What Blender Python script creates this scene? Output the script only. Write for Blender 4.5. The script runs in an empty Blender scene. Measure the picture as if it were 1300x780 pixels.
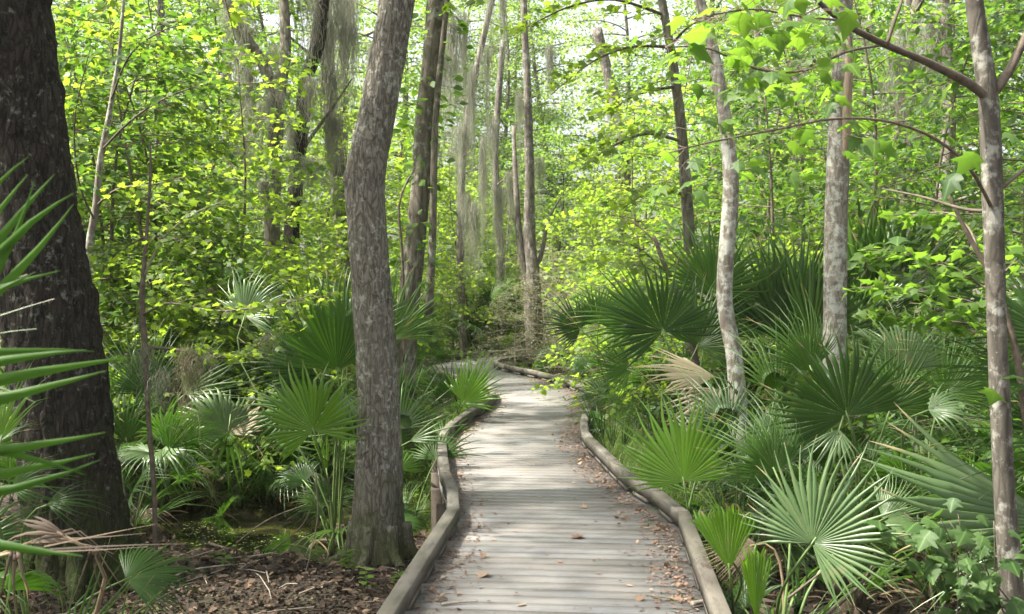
import bpy, math, random
import numpy as np
from mathutils import Vector, Matrix

# ------------------------------------------------------------------ camera, world, sun, exposure
C = bpy.context.scene.collection
SC = bpy.context.scene
F, CX, CY, HZ, EYE = 1447.0, 650.0, 390.0, 356.0, 1.7      # photo pixels; horizon row; eye height above the deck
PITCH = math.atan((CY - HZ) / F)
cam_data = bpy.data.cameras.new('camera')
cam = bpy.data.objects.new('camera', cam_data)
C.objects.link(cam)
cam.location = (0, 0, EYE)
cam.rotation_euler = (math.pi / 2 - PITCH, 0, 0)
cam_data.sensor_width = 36
cam_data.lens = F / 1300 * 36
cam_data.clip_start = 0.1
cam_data.clip_end = 1000
cam_data.dof.use_dof = True
cam_data.dof.focus_distance = 8.5
cam_data.dof.aperture_fstop = 6.3
SC.camera = cam

SUN_EL, SUN_ROT = math.radians(56), math.radians(-98)
world = bpy.data.worlds.new('World')
SC.world = world
world.use_nodes = True
wn = world.node_tree
sky = wn.nodes.new('ShaderNodeTexSky')
sky.sky_type = 'NISHITA'
sky.sun_disc = False
sky.sun_elevation = SUN_EL
sky.sun_rotation = SUN_ROT
sky.air_density = 1.0
sky.dust_density = 6.0
bg = wn.nodes['Background']
bg.inputs['Strength'].default_value = 0.115
hz = wn.nodes.new('ShaderNodeHueSaturation')          # bright thin overcast: a nearly white sky
hz.inputs['Saturation'].default_value = 0.30
hz.inputs['Value'].default_value = 1.1
wn.links.new(sky.outputs['Color'], hz.inputs['Color'])
wn.links.new(hz.outputs['Color'], bg.inputs['Color'])

sun_dir = Vector((math.sin(SUN_ROT) * math.cos(SUN_EL), math.cos(SUN_ROT) * math.cos(SUN_EL), math.sin(SUN_EL)))
sd = bpy.data.lights.new('sun', 'SUN')
sd.energy = 5.0
sd.angle = math.radians(1.8)
sd.color = (1.0, 0.94, 0.83)
so = bpy.data.objects.new('sun', sd)
C.objects.link(so)
so.rotation_euler = sun_dir.to_track_quat('Z', 'Y').to_euler()
so.location = (0, 0, 30)

SC.view_settings.view_transform = 'Standard'
SC.view_settings.look = 'None'
SC.view_settings.exposure = 1.9
SC.view_settings.gamma = 1
SC.render.engine = 'CYCLES'
SC.cycles.max_bounces = 8
SC.cycles.diffuse_bounces = 4
SC.cycles.transmission_bounces = 5
SC.cycles.use_denoising = True

rnd = random.Random(11)
rng = np.random.default_rng(11)
PI = math.pi


# ------------------------------------------------------------------ helpers
def P(px, py, d):
    """World point at depth d (metres along Y) seen at photo pixel px, py."""
    x, z = (px - CX) / F, -(py - CY) / F
    c, s = math.cos(PITCH), math.sin(PITCH)
    v = Vector((x, c + z * s, -s + z * c))
    return Vector((0, 0, EYE)) + v * (d / v.y)


def pxx(p):
    """Photo column of a world point (roughly)."""
    return CX + F * p[0] / max(p[1], 0.1)


def mk(name, V, Fs, mats=(), data=None, smooth=False, mat_idx=None):
    """Mesh from numpy arrays; Fs is an (m,k) array or a list of such arrays. data: per-vertex rgba 'leafdata'."""
    me = bpy.data.meshes.new(name)
    V = np.asarray(V, dtype=np.float32).reshape(-1, 3)
    if not isinstance(Fs, (list, tuple)):
        Fs = [Fs]
    Fs = [np.asarray(f, dtype=np.int32) for f in Fs if len(f)]
    loops = np.concatenate([f.ravel() for f in Fs])
    sizes = np.concatenate([np.full(len(f), f.shape[1], dtype=np.int32) for f in Fs])
    starts = np.concatenate([[0], np.cumsum(sizes)[:-1]]).astype(np.int32)
    me.vertices.add(len(V))
    me.vertices.foreach_set('co', V.ravel())
    me.loops.add(len(loops))
    me.loops.foreach_set('vertex_index', loops)
    me.polygons.add(len(sizes))
    me.polygons.foreach_set('loop_start', starts)
    me.polygons.foreach_set('loop_total', sizes)
    if smooth:
        me.polygons.foreach_set('use_smooth', np.ones(len(sizes), dtype=bool))
    if data is not None:
        a = me.attributes.new('leafdata', 'FLOAT_COLOR', 'POINT')
        a.data.foreach_set('color', np.asarray(data, dtype=np.float32).ravel())
    for m in (mats if isinstance(mats, (list, tuple)) else [mats]):
        me.materials.append(m)
    me.update(calc_edges=True)
    return me


def obj(name, mesh, parent=None, loc=None, mat4=None, kind=None):
    o = bpy.data.objects.new(name, mesh)
    C.objects.link(o)
    if parent is not None:
        o.parent = parent
    if mat4 is not None:
        o.matrix_basis = mat4
    elif loc is not None:
        o.location = loc
    if kind:
        o['kind'] = kind
    return o


def tag(o, label, cat, group=None):
    o['label'] = label
    o['category'] = cat
    if group:
        o['group'] = group
    return o


def thing(name, label, cat, loc=(0, 0, 0), rotz=0, group=None, scale=1):
    o = bpy.data.objects.new(name, None)
    o.empty_display_size = 0.1
    C.objects.link(o)
    o.location = loc
    o.rotation_euler = (0, 0, rotz)
    o.scale = (scale,) * 3
    return tag(o, label, cat, group)


def kids(o):
    return [(c, kids(c)) for c in o.children]


def dup(root, loc, rotz=0.0, scale=1.0, tilt=(0, 0)):
    """Copy of a thing with its parts and sub-parts."""
    if root.name not in PARTS:
        PARTS[root.name] = kids(root)
    r = root.copy()
    C.objects.link(r)
    r.location, r.rotation_euler, r.scale = loc, (tilt[0], tilt[1], rotz), (scale,) * 3
    for ch, sub in PARTS[root.name]:
        c = ch.copy()
        C.objects.link(c)
        c.parent = r
        for gc, _ in sub:
            d = gc.copy()
            C.objects.link(d)
            d.parent = c
    return r


PARTS = {}
AUTO = []     # (object, noun phrase, world position): labelled at the end by the two landmarks it stands between


def join(parts):
    """Several (V, F[, data]) -> one."""
    Vs, Fq, Ft, D, n = [], [], [], [], 0
    for p in parts:
        V, Fs = p[0], p[1]
        for f in (Fs if isinstance(Fs, list) else [Fs]):
            f = np.asarray(f)
            if len(f):
                (Fq if f.shape[1] == 4 else Ft).append(f + n)
        Vs.append(V)
        if len(p) > 2:
            D.append(p[2])
        n += len(V)
    out = [f for f in (np.concatenate(Fq) if Fq else [], np.concatenate(Ft) if Ft else []) if len(f)]
    return np.concatenate(Vs), out, (np.concatenate(D) if D else None)


def spline(pts, n):
    """Catmull-Rom resample of rows (any width) to n rows."""
    A = np.asarray(pts, float)
    if len(A) == 2:
        t = np.linspace(0, 1, n)[:, None]
        return A[0] * (1 - t) + A[1] * t
    seg = np.linalg.norm(np.diff(A[:, :3], axis=0), axis=1)
    cum = np.concatenate([[0], np.cumsum(seg)])
    out = []
    for s in np.linspace(0, cum[-1], n):
        i = min(max(np.searchsorted(cum, s) - 1, 0), len(A) - 2)
        t = (s - cum[i]) / max(seg[i], 1e-9)
        p0, p1, p2, p3 = A[max(i - 1, 0)], A[i], A[i + 1], A[min(i + 2, len(A) - 1)]
        out.append(0.5 * (2 * p1 + (p2 - p0) * t + (2 * p0 - 5 * p1 + 4 * p2 - p3) * t * t + (3 * p1 - p0 - 3 * p2 + p3) * t ** 3))
    return np.array(out)


def tube(pts, rad, n=8, ridge=0.0, lump=0.0, seed=0, cap=True):
    """Swept tube; ridge: bark ridges, lump: slow swellings (fractions of the radius)."""
    A = np.asarray(pts, float)
    rad = np.broadcast_to(np.asarray(rad, float), (len(A),))
    T = np.gradient(A, axis=0)
    T /= np.linalg.norm(T, axis=1)[:, None] + 1e-9
    ref = np.array([1.0, 0.05, 0.02]) if abs(T[0][0]) < 0.8 else np.array([0.02, 1.0, 0.05])
    U = ref - T * (T @ ref)[:, None]
    U /= np.linalg.norm(U, axis=1)[:, None] + 1e-9
    W = np.cross(T, U)
    th = np.linspace(0, 2 * PI, n, endpoint=False)
    k = np.ones((len(A), n))
    if ridge or lump:
        g = np.random.default_rng(seed)
        s = np.concatenate([[0], np.cumsum(np.linalg.norm(np.diff(A, axis=0), axis=1))])[:, None]
        if ridge:
            for q in range(9):
                f, ph, fz, pz = g.integers(9, 26), g.uniform(0, 6.28), g.uniform(3, 22), g.uniform(0, 6.28)
                k += ridge * 0.45 * np.sin(f * th[None] + ph + 1.7 * np.sin(s * fz + pz)) * np.sin(s * fz * 0.6 + q)
        if lump:
            for q in range(5):
                f, ph, fz, pz = g.integers(1, 4), g.uniform(0, 6.28), g.uniform(0.8, 4), g.uniform(0, 6.28)
                k += lump * 0.5 * np.sin(f * th[None] + ph + s * 0.3) * np.sin(s * fz + pz)
    V = A[:, None] + (U[:, None] * np.cos(th)[None, :, None] + W[:, None] * np.sin(th)[None, :, None]) * (rad[:, None] * k)[:, :, None]
    V = V.reshape(-1, 3)
    i = np.arange(len(A) - 1)[:, None] * n
    j = np.arange(n)[None]
    j2 = (j + 1) % n
    Fq = np.stack([i + j, i + j2, i + n + j2, i + n + j], -1).reshape(-1, 4)
    Fs = [Fq]
    if cap:
        m = len(V)
        V = np.concatenate([V, A[-1:], A[:1]])
        b = (len(A) - 1) * n
        jj = np.arange(n)
        Fs.append(np.stack([b + jj, b + (jj + 1) % n, np.full(n, m)], -1))
        Fs.append(np.stack([(jj + 1) % n, jj, np.full(n, m + 1)], -1))
    return V, Fs


# ------------------------------------------------------------------ materials
def new_mat(name):
    m = bpy.data.materials.new(name)
    m.use_nodes = True
    nt = m.node_tree
    nt.nodes.clear()
    out = nt.nodes.new('ShaderNodeOutputMaterial')
    return m, nt, out


class NT:
    """Tiny node-building sugar."""
    def __init__(s, nt):
        s.nt = nt

    def n(s, typ, **kw):
        nd = s.nt.nodes.new(typ)
        for k, v in kw.items():
            setattr(nd, k, v)
        return nd

    def l(s, a, b):
        s.nt.links.new(a, b)

    def noise(s, vec, scale, detail=4, rough=0.6):
        nd = s.n('ShaderNodeTexNoise')
        nd.inputs['Scale'].default_value = scale
        nd.inputs['Detail'].default_value = detail
        nd.inputs['Roughness'].default_value = rough
        if vec is not None:
            s.l(vec, nd.inputs['Vector'])
        return nd.outputs['Fac']

    def ramp(s, fac, stops):
        nd = s.n('ShaderNodeValToRGB')
        el = nd.color_ramp.elements
        while len(el) < len(stops):
            el.new(0.5)
        for e, (p, c) in zip(el, stops):
            e.position = p
            e.color = (*c, 1) if len(c) == 3 else c
        s.l(fac, nd.inputs['Fac'])
        return nd.outputs['Color']

    def mapping(s, scale, coord='Object', loc=None):
        tc = s.n('ShaderNodeTexCoord')
        mp = s.n('ShaderNodeMapping')
        mp.inputs['Scale'].default_value = scale
        s.l(tc.outputs[coord], mp.inputs['Vector'])
        return mp

    def mix(s, fac, a, b, mode='MIX'):
        nd = s.n('ShaderNodeMix', data_type='RGBA', blend_type=mode)
        for sock, v in ((nd.inputs[0], fac), (nd.inputs[6], a), (nd.inputs[7], b)):
            if hasattr(v, 'links'):
                s.l(v, sock)
            else:
                sock.default_value = v if isinstance(v, (int, float)) else (*v, 1)
        return nd.outputs[2]

    def math(s, op, a, b=0.0):
        nd = s.n('ShaderNodeMath', operation=op)
        for sock, v in ((nd.inputs[0], a), (nd.inputs[1], b)):
            if hasattr(v, 'links'):
                s.l(v, sock)
            else:
                sock.default_value = v
        return nd.outputs[0]


def leaf_mat(name, dark, light, trans, tfac=0.45, rough=0.4, tip=None, tip_from=0.86, spec=0.5, wear=None):
    """Thin leaf: reflecting face plus light let through. leafdata: r random per leaf, g along the leaf."""
    m, nt, out = new_mat(name)
    s = NT(nt)
    at = s.n('ShaderNodeAttribute', attribute_name='leafdata')
    sep = s.n('ShaderNodeSeparateColor')
    s.l(at.outputs['Color'], sep.inputs[0])
    oi = s.n('ShaderNodeObjectInfo')
    v = s.math('ADD', s.math('MULTIPLY', sep.outputs[0], 0.65), s.math('MULTIPLY', oi.outputs['Random'], 0.35))
    col = s.ramp(v, [(0.1, dark), (0.9, light)])
    tcol = s.mix(v, tuple(t * 0.72 for t in trans), trans)
    tcn = s.n('ShaderNodeTexCoord')
    if wear:
        blot = s.ramp(s.noise(tcn.outputs['Object'], 9, 5), [(0.60, (0, 0, 0)), (0.72, (0.7, 0.7, 0.7))])
        col = s.mix(blot, col, wear)
    if tip:
        f = s.ramp(s.math('ADD', sep.outputs[1], s.math('MULTIPLY', s.math('SUBTRACT', sep.outputs[0], 0.5), 0.26)),
                   [(tip_from, (0, 0, 0)), (min(tip_from + 0.06, 1), (1, 1, 1))])
        col = s.mix(f, col, tip)
        tcol = s.mix(f, tcol, tuple(c * 0.8 for c in tip))
    vein = s.ramp(sep.outputs[2], [(0.955, (0, 0, 0)), (0.985, (0.5, 0.5, 0.5))])
    col = s.mix(vein, col, tuple(min(1, c * 2.2) for c in light))
    tcol = s.mix(vein, tcol, tuple(c * 0.55 for c in trans))
    b = s.n('ShaderNodeBsdfPrincipled')
    s.l(col, b.inputs['Base Color'])
    b.inputs['Roughness'].default_value = rough
    b.inputs['Specular IOR Level'].default_value = spec
    t = s.n('ShaderNodeBsdfTranslucent')
    s.l(tcol, t.inputs['Color'])
    mx = s.n('ShaderNodeMixShader')
    mx.inputs[0].default_value = tfac
    s.l(b.outputs[0], mx.inputs[1])
    s.l(t.outputs[0], mx.inputs[2])
    s.l(mx.outputs[0], out.inputs[0])
    return m


def bark_mat(name, dark, light, lichen, lichen_amt=0.6, scale=1.0, moss=None, moss_h=0.0, bump=0.6, lichen_fac=0.6):
    m, nt, out = new_mat(name)
    s = NT(nt)
    mp = s.mapping((1, 1, 0.28))
    tc = s.n('ShaderNodeTexCoord')
    ob = tc.outputs['Object']
    n1 = s.noise(mp.outputs[0], 28 * scale, 6, 0.7)
    vo = s.n('ShaderNodeTexVoronoi', feature='DISTANCE_TO_EDGE')
    vo.inputs['Scale'].default_value = 26 * scale
    wob = s.n('ShaderNodeTexNoise')
    wob.inputs['Scale'].default_value = 9 * scale
    s.l(mp.outputs[0], wob.inputs['Vector'])
    wmix = s.mix(0.12, mp.outputs[0], wob.outputs['Color'])
    s.l(wmix, vo.inputs['Vector'])
    crack = s.ramp(vo.outputs['Distance'], [(0.0, (0, 0, 0)), (0.22, (1, 1, 1))])
    hgt = s.mix(0.5, n1, crack, 'MULTIPLY')
    col = s.ramp(s.math('ADD', s.math('MULTIPLY', n1, 0.7), s.math('MULTIPLY', crack, 0.25)), [(0.3, dark), (0.75, light)])
    big = s.noise(ob, 3.2, 4)
    col = s.mix(s.math('MULTIPLY', s.ramp(big, [(0.4, (0, 0, 0)), (0.65, (1, 1, 1))]), 0.45), col, tuple(c * 0.55 for c in light))
    sp = s.noise(ob, 17 * scale, 6, 0.65)
    sp2 = s.noise(ob, 2.3, 2)
    lf = s.math('MULTIPLY', s.ramp(s.math('ADD', s.math('ADD', s.math('MULTIPLY', sp, 0.8), s.math('MULTIPLY', n1, 0.2)), s.math('MULTIPLY', sp2, 0.35)), [(0.82 - 0.13 * lichen_amt, (0, 0, 0)), (0.92 - 0.13 * lichen_amt, (1, 1, 1))]), lichen_fac)
    col = s.mix(lf, col, lichen)
    fine = s.ramp(s.noise(ob, 75 * scale, 2), [(0.66, (0, 0, 0)), (0.72, (1, 1, 1))])
    col = s.mix(s.math('MULTIPLY', fine, lichen_fac * 0.6), col, lichen)
    if moss:
        sep = s.n('ShaderNodeSeparateXYZ')
        s.l(ob, sep.inputs[0])
        hf = s.math('ADD', s.math('MULTIPLY', sep.outputs[2], -1.0 / moss_h), s.math('MULTIPLY', s.noise(ob, 5, 5), 1.9))
        mf = s.ramp(hf, [(0.25, (0, 0, 0)), (0.95, (1, 1, 1))])
        col = s.mix(s.math('MULTIPLY', mf, 0.8), col, moss)
    b = s.n('ShaderNodeBsdfPrincipled')
    s.l(col, b.inputs['Base Color'])
    b.inputs['Roughness'].default_value = 0.9
    b.inputs['Specular IOR Level'].default_value = 0.2
    bp = s.n('ShaderNodeBump')
    bp.inputs['Strength'].default_value = bump
    bp.inputs['Distance'].default_value = 0.03
    s.l(hgt, bp.inputs['Height'])
    s.l(bp.outputs[0], b.inputs['Normal'])
    s.l(b.outputs[0], out.inputs[0])
    return m


def plain_mat(name, a, b_, scale=8, rough=0.8, bump=0.3, stretch=(1, 1, 1), rand=0.0, spec=0.3, blot=None):
    m, nt, out = new_mat(name)
    s = NT(nt)
    mp = s.mapping(stretch)
    n1 = s.noise(mp.outputs[0], scale, 6, 0.65)
    col = s.ramp(n1, [(0.3, a), (0.7, b_)])
    if blot:
        tc = s.n('ShaderNodeTexCoord')
        f = s.ramp(s.noise(tc.outputs['Object'], 2.0, 5), [(0.45, (0, 0, 0)), (0.7, (1, 1, 1))])
        col = s.mix(s.math('MULTIPLY', f, 0.7), col, blot)
    if rand:
        oi = s.n('ShaderNodeObjectInfo')
        r = s.ramp(oi.outputs['Random'], [(0, (1 - rand,) * 3), (1, (1 + rand,) * 3)])
        col = s.mix(1.0, col, r, 'MULTIPLY')
    b = s.n('ShaderNodeBsdfPrincipled')
    s.l(col, b.inputs['Base Color'])
    b.inputs['Roughness'].default_value = rough
    b.inputs['Specular IOR Level'].default_value = spec
    if bump:
        bp = s.n('ShaderNodeBump')
        bp.inputs['Strength'].default_value = bump
        bp.inputs['Distance'].default_value = 0.02
        s.l(n1, bp.inputs['Height'])
        s.l(bp.outputs[0], b.inputs['Normal'])
    s.l(b.outputs[0], out.inputs[0])
    return m


def plank_mat(name, stretch, warm=(0.185, 0.170, 0.155), cool=(0.196, 0.197, 0.198), dk=(0.11, 0.098, 0.086), stain=(0.12, 0.125, 0.095), stain_amt=0.35):
    m, nt, out = new_mat(name)
    s = NT(nt)
    tc = s.n('ShaderNodeTexCoord')
    oi = s.n('ShaderNodeObjectInfo')
    add = s.n('ShaderNodeVectorMath', operation='ADD')
    sc = s.n('ShaderNodeVectorMath', operation='SCALE')
    s.l(oi.outputs['Location'], sc.inputs[0])
    sc.inputs['Scale'].default_value = 3.7
    mp = s.n('ShaderNodeMapping')
    mp.inputs['Scale'].default_value = stretch
    s.l(tc.outputs['Object'], add.inputs[0])
    s.l(sc.outputs[0], add.inputs[1])
    s.l(add.outputs[0], mp.inputs['Vector'])
    grain = s.noise(mp.outputs[0], 22, 7, 0.7)
    blotch = s.noise(add.outputs[0], 2.2, 4, 0.6)
    base = s.mix(s.ramp(s.math('ADD', s.math('MULTIPLY', blotch, 0.75), s.math('MULTIPLY', oi.outputs['Random'], 0.28)), [(0.3, (0, 0, 0)), (0.75, (1, 1, 1))]), warm, cool)
    col = s.mix(s.ramp(grain, [(0.28, (0.85, 0.85, 0.85)), (0.52, (0, 0, 0))]), base, dk)
    tcw = s.n('ShaderNodeNewGeometry')
    st = s.ramp(s.noise(tcw.outputs['Position'], 1.7, 6, 0.65), [(0.5, (0, 0, 0)), (0.75, (1, 1, 1))])
    col = s.mix(s.math('MULTIPLY', st, stain_amt), col, stain)
    r = s.ramp(oi.outputs['Random'], [(0, (0.91, 0.91, 0.91)), (1, (1.05, 1.05, 1.05))])
    col = s.mix(1.0, col, r, 'MULTIPLY')
    b = s.n('ShaderNodeBsdfPrincipled')
    s.l(col, b.inputs['Base Color'])
    b.inputs['Roughness'].default_value = 0.78
    b.inputs['Specular IOR Level'].default_value = 0.15
    bp = s.n('ShaderNodeBump')
    bp.inputs['Strength'].default_value = 0.3
    bp.inputs['Distance'].default_value = 0.006
    s.l(grain, bp.inputs['Height'])
    s.l(bp.outputs[0], b.inputs['Normal'])
    s.l(b.outputs[0], out.inputs[0])
    return m


M = {}
# fan palms
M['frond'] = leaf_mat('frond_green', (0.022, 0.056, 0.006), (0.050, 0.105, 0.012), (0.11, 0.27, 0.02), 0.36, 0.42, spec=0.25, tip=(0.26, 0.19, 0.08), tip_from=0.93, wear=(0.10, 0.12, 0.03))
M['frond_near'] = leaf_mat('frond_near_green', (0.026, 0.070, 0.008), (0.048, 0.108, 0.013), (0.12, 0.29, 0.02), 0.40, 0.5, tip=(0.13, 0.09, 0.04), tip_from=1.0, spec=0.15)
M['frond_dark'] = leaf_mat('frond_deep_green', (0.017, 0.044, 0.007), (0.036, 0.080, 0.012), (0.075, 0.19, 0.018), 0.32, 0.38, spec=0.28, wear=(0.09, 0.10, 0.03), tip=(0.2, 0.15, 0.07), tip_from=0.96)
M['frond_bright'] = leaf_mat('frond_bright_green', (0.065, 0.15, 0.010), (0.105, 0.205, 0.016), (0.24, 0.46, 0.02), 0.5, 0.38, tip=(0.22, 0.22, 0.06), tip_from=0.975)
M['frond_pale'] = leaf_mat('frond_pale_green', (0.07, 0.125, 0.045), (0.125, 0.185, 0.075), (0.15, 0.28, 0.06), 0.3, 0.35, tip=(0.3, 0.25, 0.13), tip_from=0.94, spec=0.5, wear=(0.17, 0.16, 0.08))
M['frond_straw'] = leaf_mat('frond_straw', (0.22, 0.19, 0.11), (0.34, 0.30, 0.19), (0.25, 0.2, 0.1), 0.3, 0.6, tip=(0.25, 0.17, 0.08), tip_from=0.9)
M['frond_dead'] = leaf_mat('frond_dead', (0.055, 0.038, 0.024), (0.17, 0.122, 0.078), (0.10, 0.065, 0.035), 0.2, 0.75)
M['petiole'] = plain_mat('petiole_green', (0.06, 0.11, 0.03), (0.12, 0.17, 0.05), 12, 0.45, 0.1, (1, 1, 0.2), 0.15)
M['petiole_dead'] = plain_mat('petiole_dead', (0.12, 0.085, 0.05), (0.24, 0.18, 0.11), 12, 0.8, 0.3, (1, 1, 0.2), 0.15)
M['boot'] = plain_mat('palm_stem_fibre', (0.03, 0.022, 0.016), (0.11, 0.08, 0.055), 30, 0.9, 0.8, (1, 1, 0.25))
# broad leaves
M['lime'] = leaf_mat('leaf_lime', (0.06, 0.11, 0.02), (0.12, 0.175, 0.035), (0.37, 0.55, 0.04), 0.55, 0.45, spec=0.25)
M['fresh'] = leaf_mat('leaf_fresh', (0.045, 0.095, 0.018), (0.085, 0.145, 0.025), (0.24, 0.44, 0.035), 0.52, 0.5, spec=0.2)
M['hazed_leaf'] = leaf_mat('leaf_hazed_far', (0.065, 0.115, 0.03), (0.12, 0.17, 0.055), (0.36, 0.53, 0.10), 0.55, 0.5, spec=0.3)  # distant haze put into the leaf colour: paler and less yellow
M['mid'] = leaf_mat('leaf_mid', (0.035, 0.075, 0.022), (0.065, 0.115, 0.03), (0.17, 0.34, 0.03), 0.45, 0.52, spec=0.2)
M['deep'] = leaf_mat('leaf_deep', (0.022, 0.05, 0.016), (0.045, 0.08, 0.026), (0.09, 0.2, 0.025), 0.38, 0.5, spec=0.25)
M['vine'] = leaf_mat('leaf_vine', (0.028, 0.062, 0.016), (0.055, 0.10, 0.026), (0.12, 0.25, 0.03), 0.35, 0.55, spec=0.25)
M['grass'] = leaf_mat('grass_blade', (0.06, 0.115, 0.02), (0.11, 0.18, 0.035), (0.3, 0.42, 0.06), 0.42, 0.45)
M['scrub'] = leaf_mat('scrub_leaf', (0.09, 0.10, 0.05), (0.17, 0.175, 0.09), (0.3, 0.32, 0.12), 0.42, 0.5)
M['moss'] = leaf_mat('spanish_moss', (0.15, 0.155, 0.115), (0.30, 0.305, 0.24), (0.32, 0.32, 0.24), 0.4, 0.9, spec=0.1)
M['moss_dry'] = leaf_mat('moss_dry', (0.11, 0.09, 0.06), (0.22, 0.19, 0.13), (0.2, 0.17, 0.1), 0.3, 0.9, spec=0.1)
M['litter'] = leaf_mat('dry_leaf', (0.075, 0.043, 0.029), (0.26, 0.168, 0.112), (0.2, 0.1, 0.05), 0.15, 0.7, spec=0.25)
M['litter_pale'] = leaf_mat('dry_leaf_pale', (0.21, 0.14, 0.092), (0.36, 0.265, 0.19), (0.25, 0.15, 0.08), 0.15, 0.65, spec=0.25)
M['litter_ground'] = leaf_mat('dry_leaf_ground', (0.022, 0.015, 0.011), (0.20, 0.135, 0.092), (0.1, 0.06, 0.03), 0.1, 0.75, spec=0.2)
M['weed'] = leaf_mat('duckweed', (0.10, 0.15, 0.03), (0.18, 0.22, 0.06), (0.1, 0.15, 0.03), 0.1, 0.6)
# wood
M['bark_dark'] = bark_mat('bark_dark_furrowed', (0.006, 0.005, 0.004), (0.055, 0.046, 0.036), (0.26, 0.28, 0.23), 0.5, 1.0, (0.028, 0.04, 0.007), 1.6, 1.0, 0.5)
M['bark_grey'] = bark_mat('bark_grey_brown', (0.05, 0.044, 0.034), (0.245, 0.225, 0.185), (0.42, 0.43, 0.37), 0.75, 1.25, (0.045, 0.055, 0.010), 1.05, 0.9, 0.6)
M['bark_pale'] = bark_mat('bark_pale_blotched', (0.10, 0.085, 0.068), (0.27, 0.24, 0.20), (0.40, 0.41, 0.36), 1.3, 0.8, None, 0, 0.4, 0.75)
M['bark_spot'] = bark_mat('bark_spotted', (0.036, 0.032, 0.026), (0.125, 0.112, 0.09), (0.29, 0.29, 0.25), 0.85, 0.8, None, 0, 0.35, 0.65)
M['bark_far'] = bark_mat('bark_far', (0.06, 0.052, 0.042), (0.20, 0.175, 0.145), (0.32, 0.32, 0.28), 0.8, 0.6, None, 0, 0.5)
M['wood_scar'] = plain_mat('bare_scar_wood', (0.14, 0.095, 0.06), (0.33, 0.255, 0.18), 14, 0.8, 0.6, (1, 1, 0.12))
M['twig'] = plain_mat('twig_bark', (0.05, 0.038, 0.028), (0.15, 0.12, 0.09), 20, 0.85, 0.2, (1, 1, 1), 0.25)
M['twig_pale'] = plain_mat('dead_twig', (0.15, 0.125, 0.095), (0.33, 0.29, 0.235), 20, 0.85, 0.3, (1, 1, 1), 0.2)
M['plank'] = plank_mat('weathered_plank', (0.12, 1.6, 1.0))
M['kerb'] = plank_mat('weathered_kerb', (1.0, 0.16, 1.0), (0.118, 0.105, 0.086), (0.145, 0.137, 0.122), (0.036, 0.030, 0.024), (0.065, 0.07, 0.04), 0.8)
M['joist'] = plank_mat('old_joist', (1, 0.2, 1), (0.07, 0.056, 0.042), (0.085, 0.072, 0.058), (0.03, 0.025, 0.02))


def soil_mat():
    m, nt, out = new_mat('forest_floor')
    s = NT(nt)
    tc = s.n('ShaderNodeTexCoord')
    n1 = s.noise(tc.outputs['Object'], 30, 8, 0.75)
    n2 = s.noise(tc.outputs['Object'], 1.1, 5, 0.6)
    col = s.ramp(n1, [(0.3, (0.014, 0.010, 0.007)), (0.55, (0.05, 0.034, 0.022)), (0.72, (0.13, 0.085, 0.055))])
    col = s.mix(s.math('MULTIPLY', s.ramp(n2, [(0.52, (0, 0, 0)), (0.68, (1, 1, 1))]), 0.55), col, (0.04, 0.055, 0.014))
    b = s.n('ShaderNodeBsdfPrincipled')
    s.l(col, b.inputs['Base Color'])
    b.inputs['Roughness'].default_value = 0.9
    bp = s.n('ShaderNodeBump')
    bp.inputs['Strength'].default_value = 1.0
    bp.inputs['Distance'].default_value = 0.04
    s.l(n1, bp.inputs['Height'])
    s.l(bp.outputs[0], b.inputs['Normal'])
    s.l(b.outputs[0], out.inputs[0])
    return m


def water_mat():
    m, nt, out = new_mat('swamp_water')
    s = NT(nt)
    tc = s.n('ShaderNodeTexCoord')
    f = s.ramp(s.noise(tc.outputs['Object'], 2.2, 7, 0.7), [(0.5, (0, 0, 0)), (0.62, (1, 1, 1))])
    col = s.mix(f, (0.010, 0.009, 0.006), (0.055, 0.06, 0.014))
    b = s.n('ShaderNodeBsdfPrincipled')
    s.l(col, b.inputs['Base Color'])
    b.inputs['Roughness'].default_value = 0.07
    bp = s.n('ShaderNodeBump')
    bp.inputs['Strength'].default_value = 0.15
    bp.inputs['Distance'].default_value = 0.02
    s.l(s.noise(tc.outputs['Object'], 6, 3), bp.inputs['Height'])
    s.l(bp.outputs[0], b.inputs['Normal'])
    s.l(b.outputs[0], out.inputs[0])
    return m


M['soil'], M['water'] = soil_mat(), water_mat()

# ------------------------------------------------------------------ ground and water
def ground_z(x, y):
    x, y = np.asarray(x, float), np.asarray(y, float)
    h = -0.50 + 0.05 * np.sin(x * 1.3 + 0.7) * np.cos(y * 1.1) + 0.03 * np.sin(x * 3.1 + y * 2.3) + 0.02 * np.sin(x * 7 - y * 5)
    pond = ((x + 1.9) / 1.9) ** 2 + ((y - 11.4) / 2.2) ** 2 + 0.25 * np.sin(x * 2.7 + y) + 0.2 * np.sin(y * 3.3 - x * 2)
    h = h - 0.30 * np.clip(1.5 - pond, 0, 1)
    r = np.sqrt(x * x + (y - 15) ** 2)
    return h + 0.25 * np.clip((r - 30) / 60, 0, 4)


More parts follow.
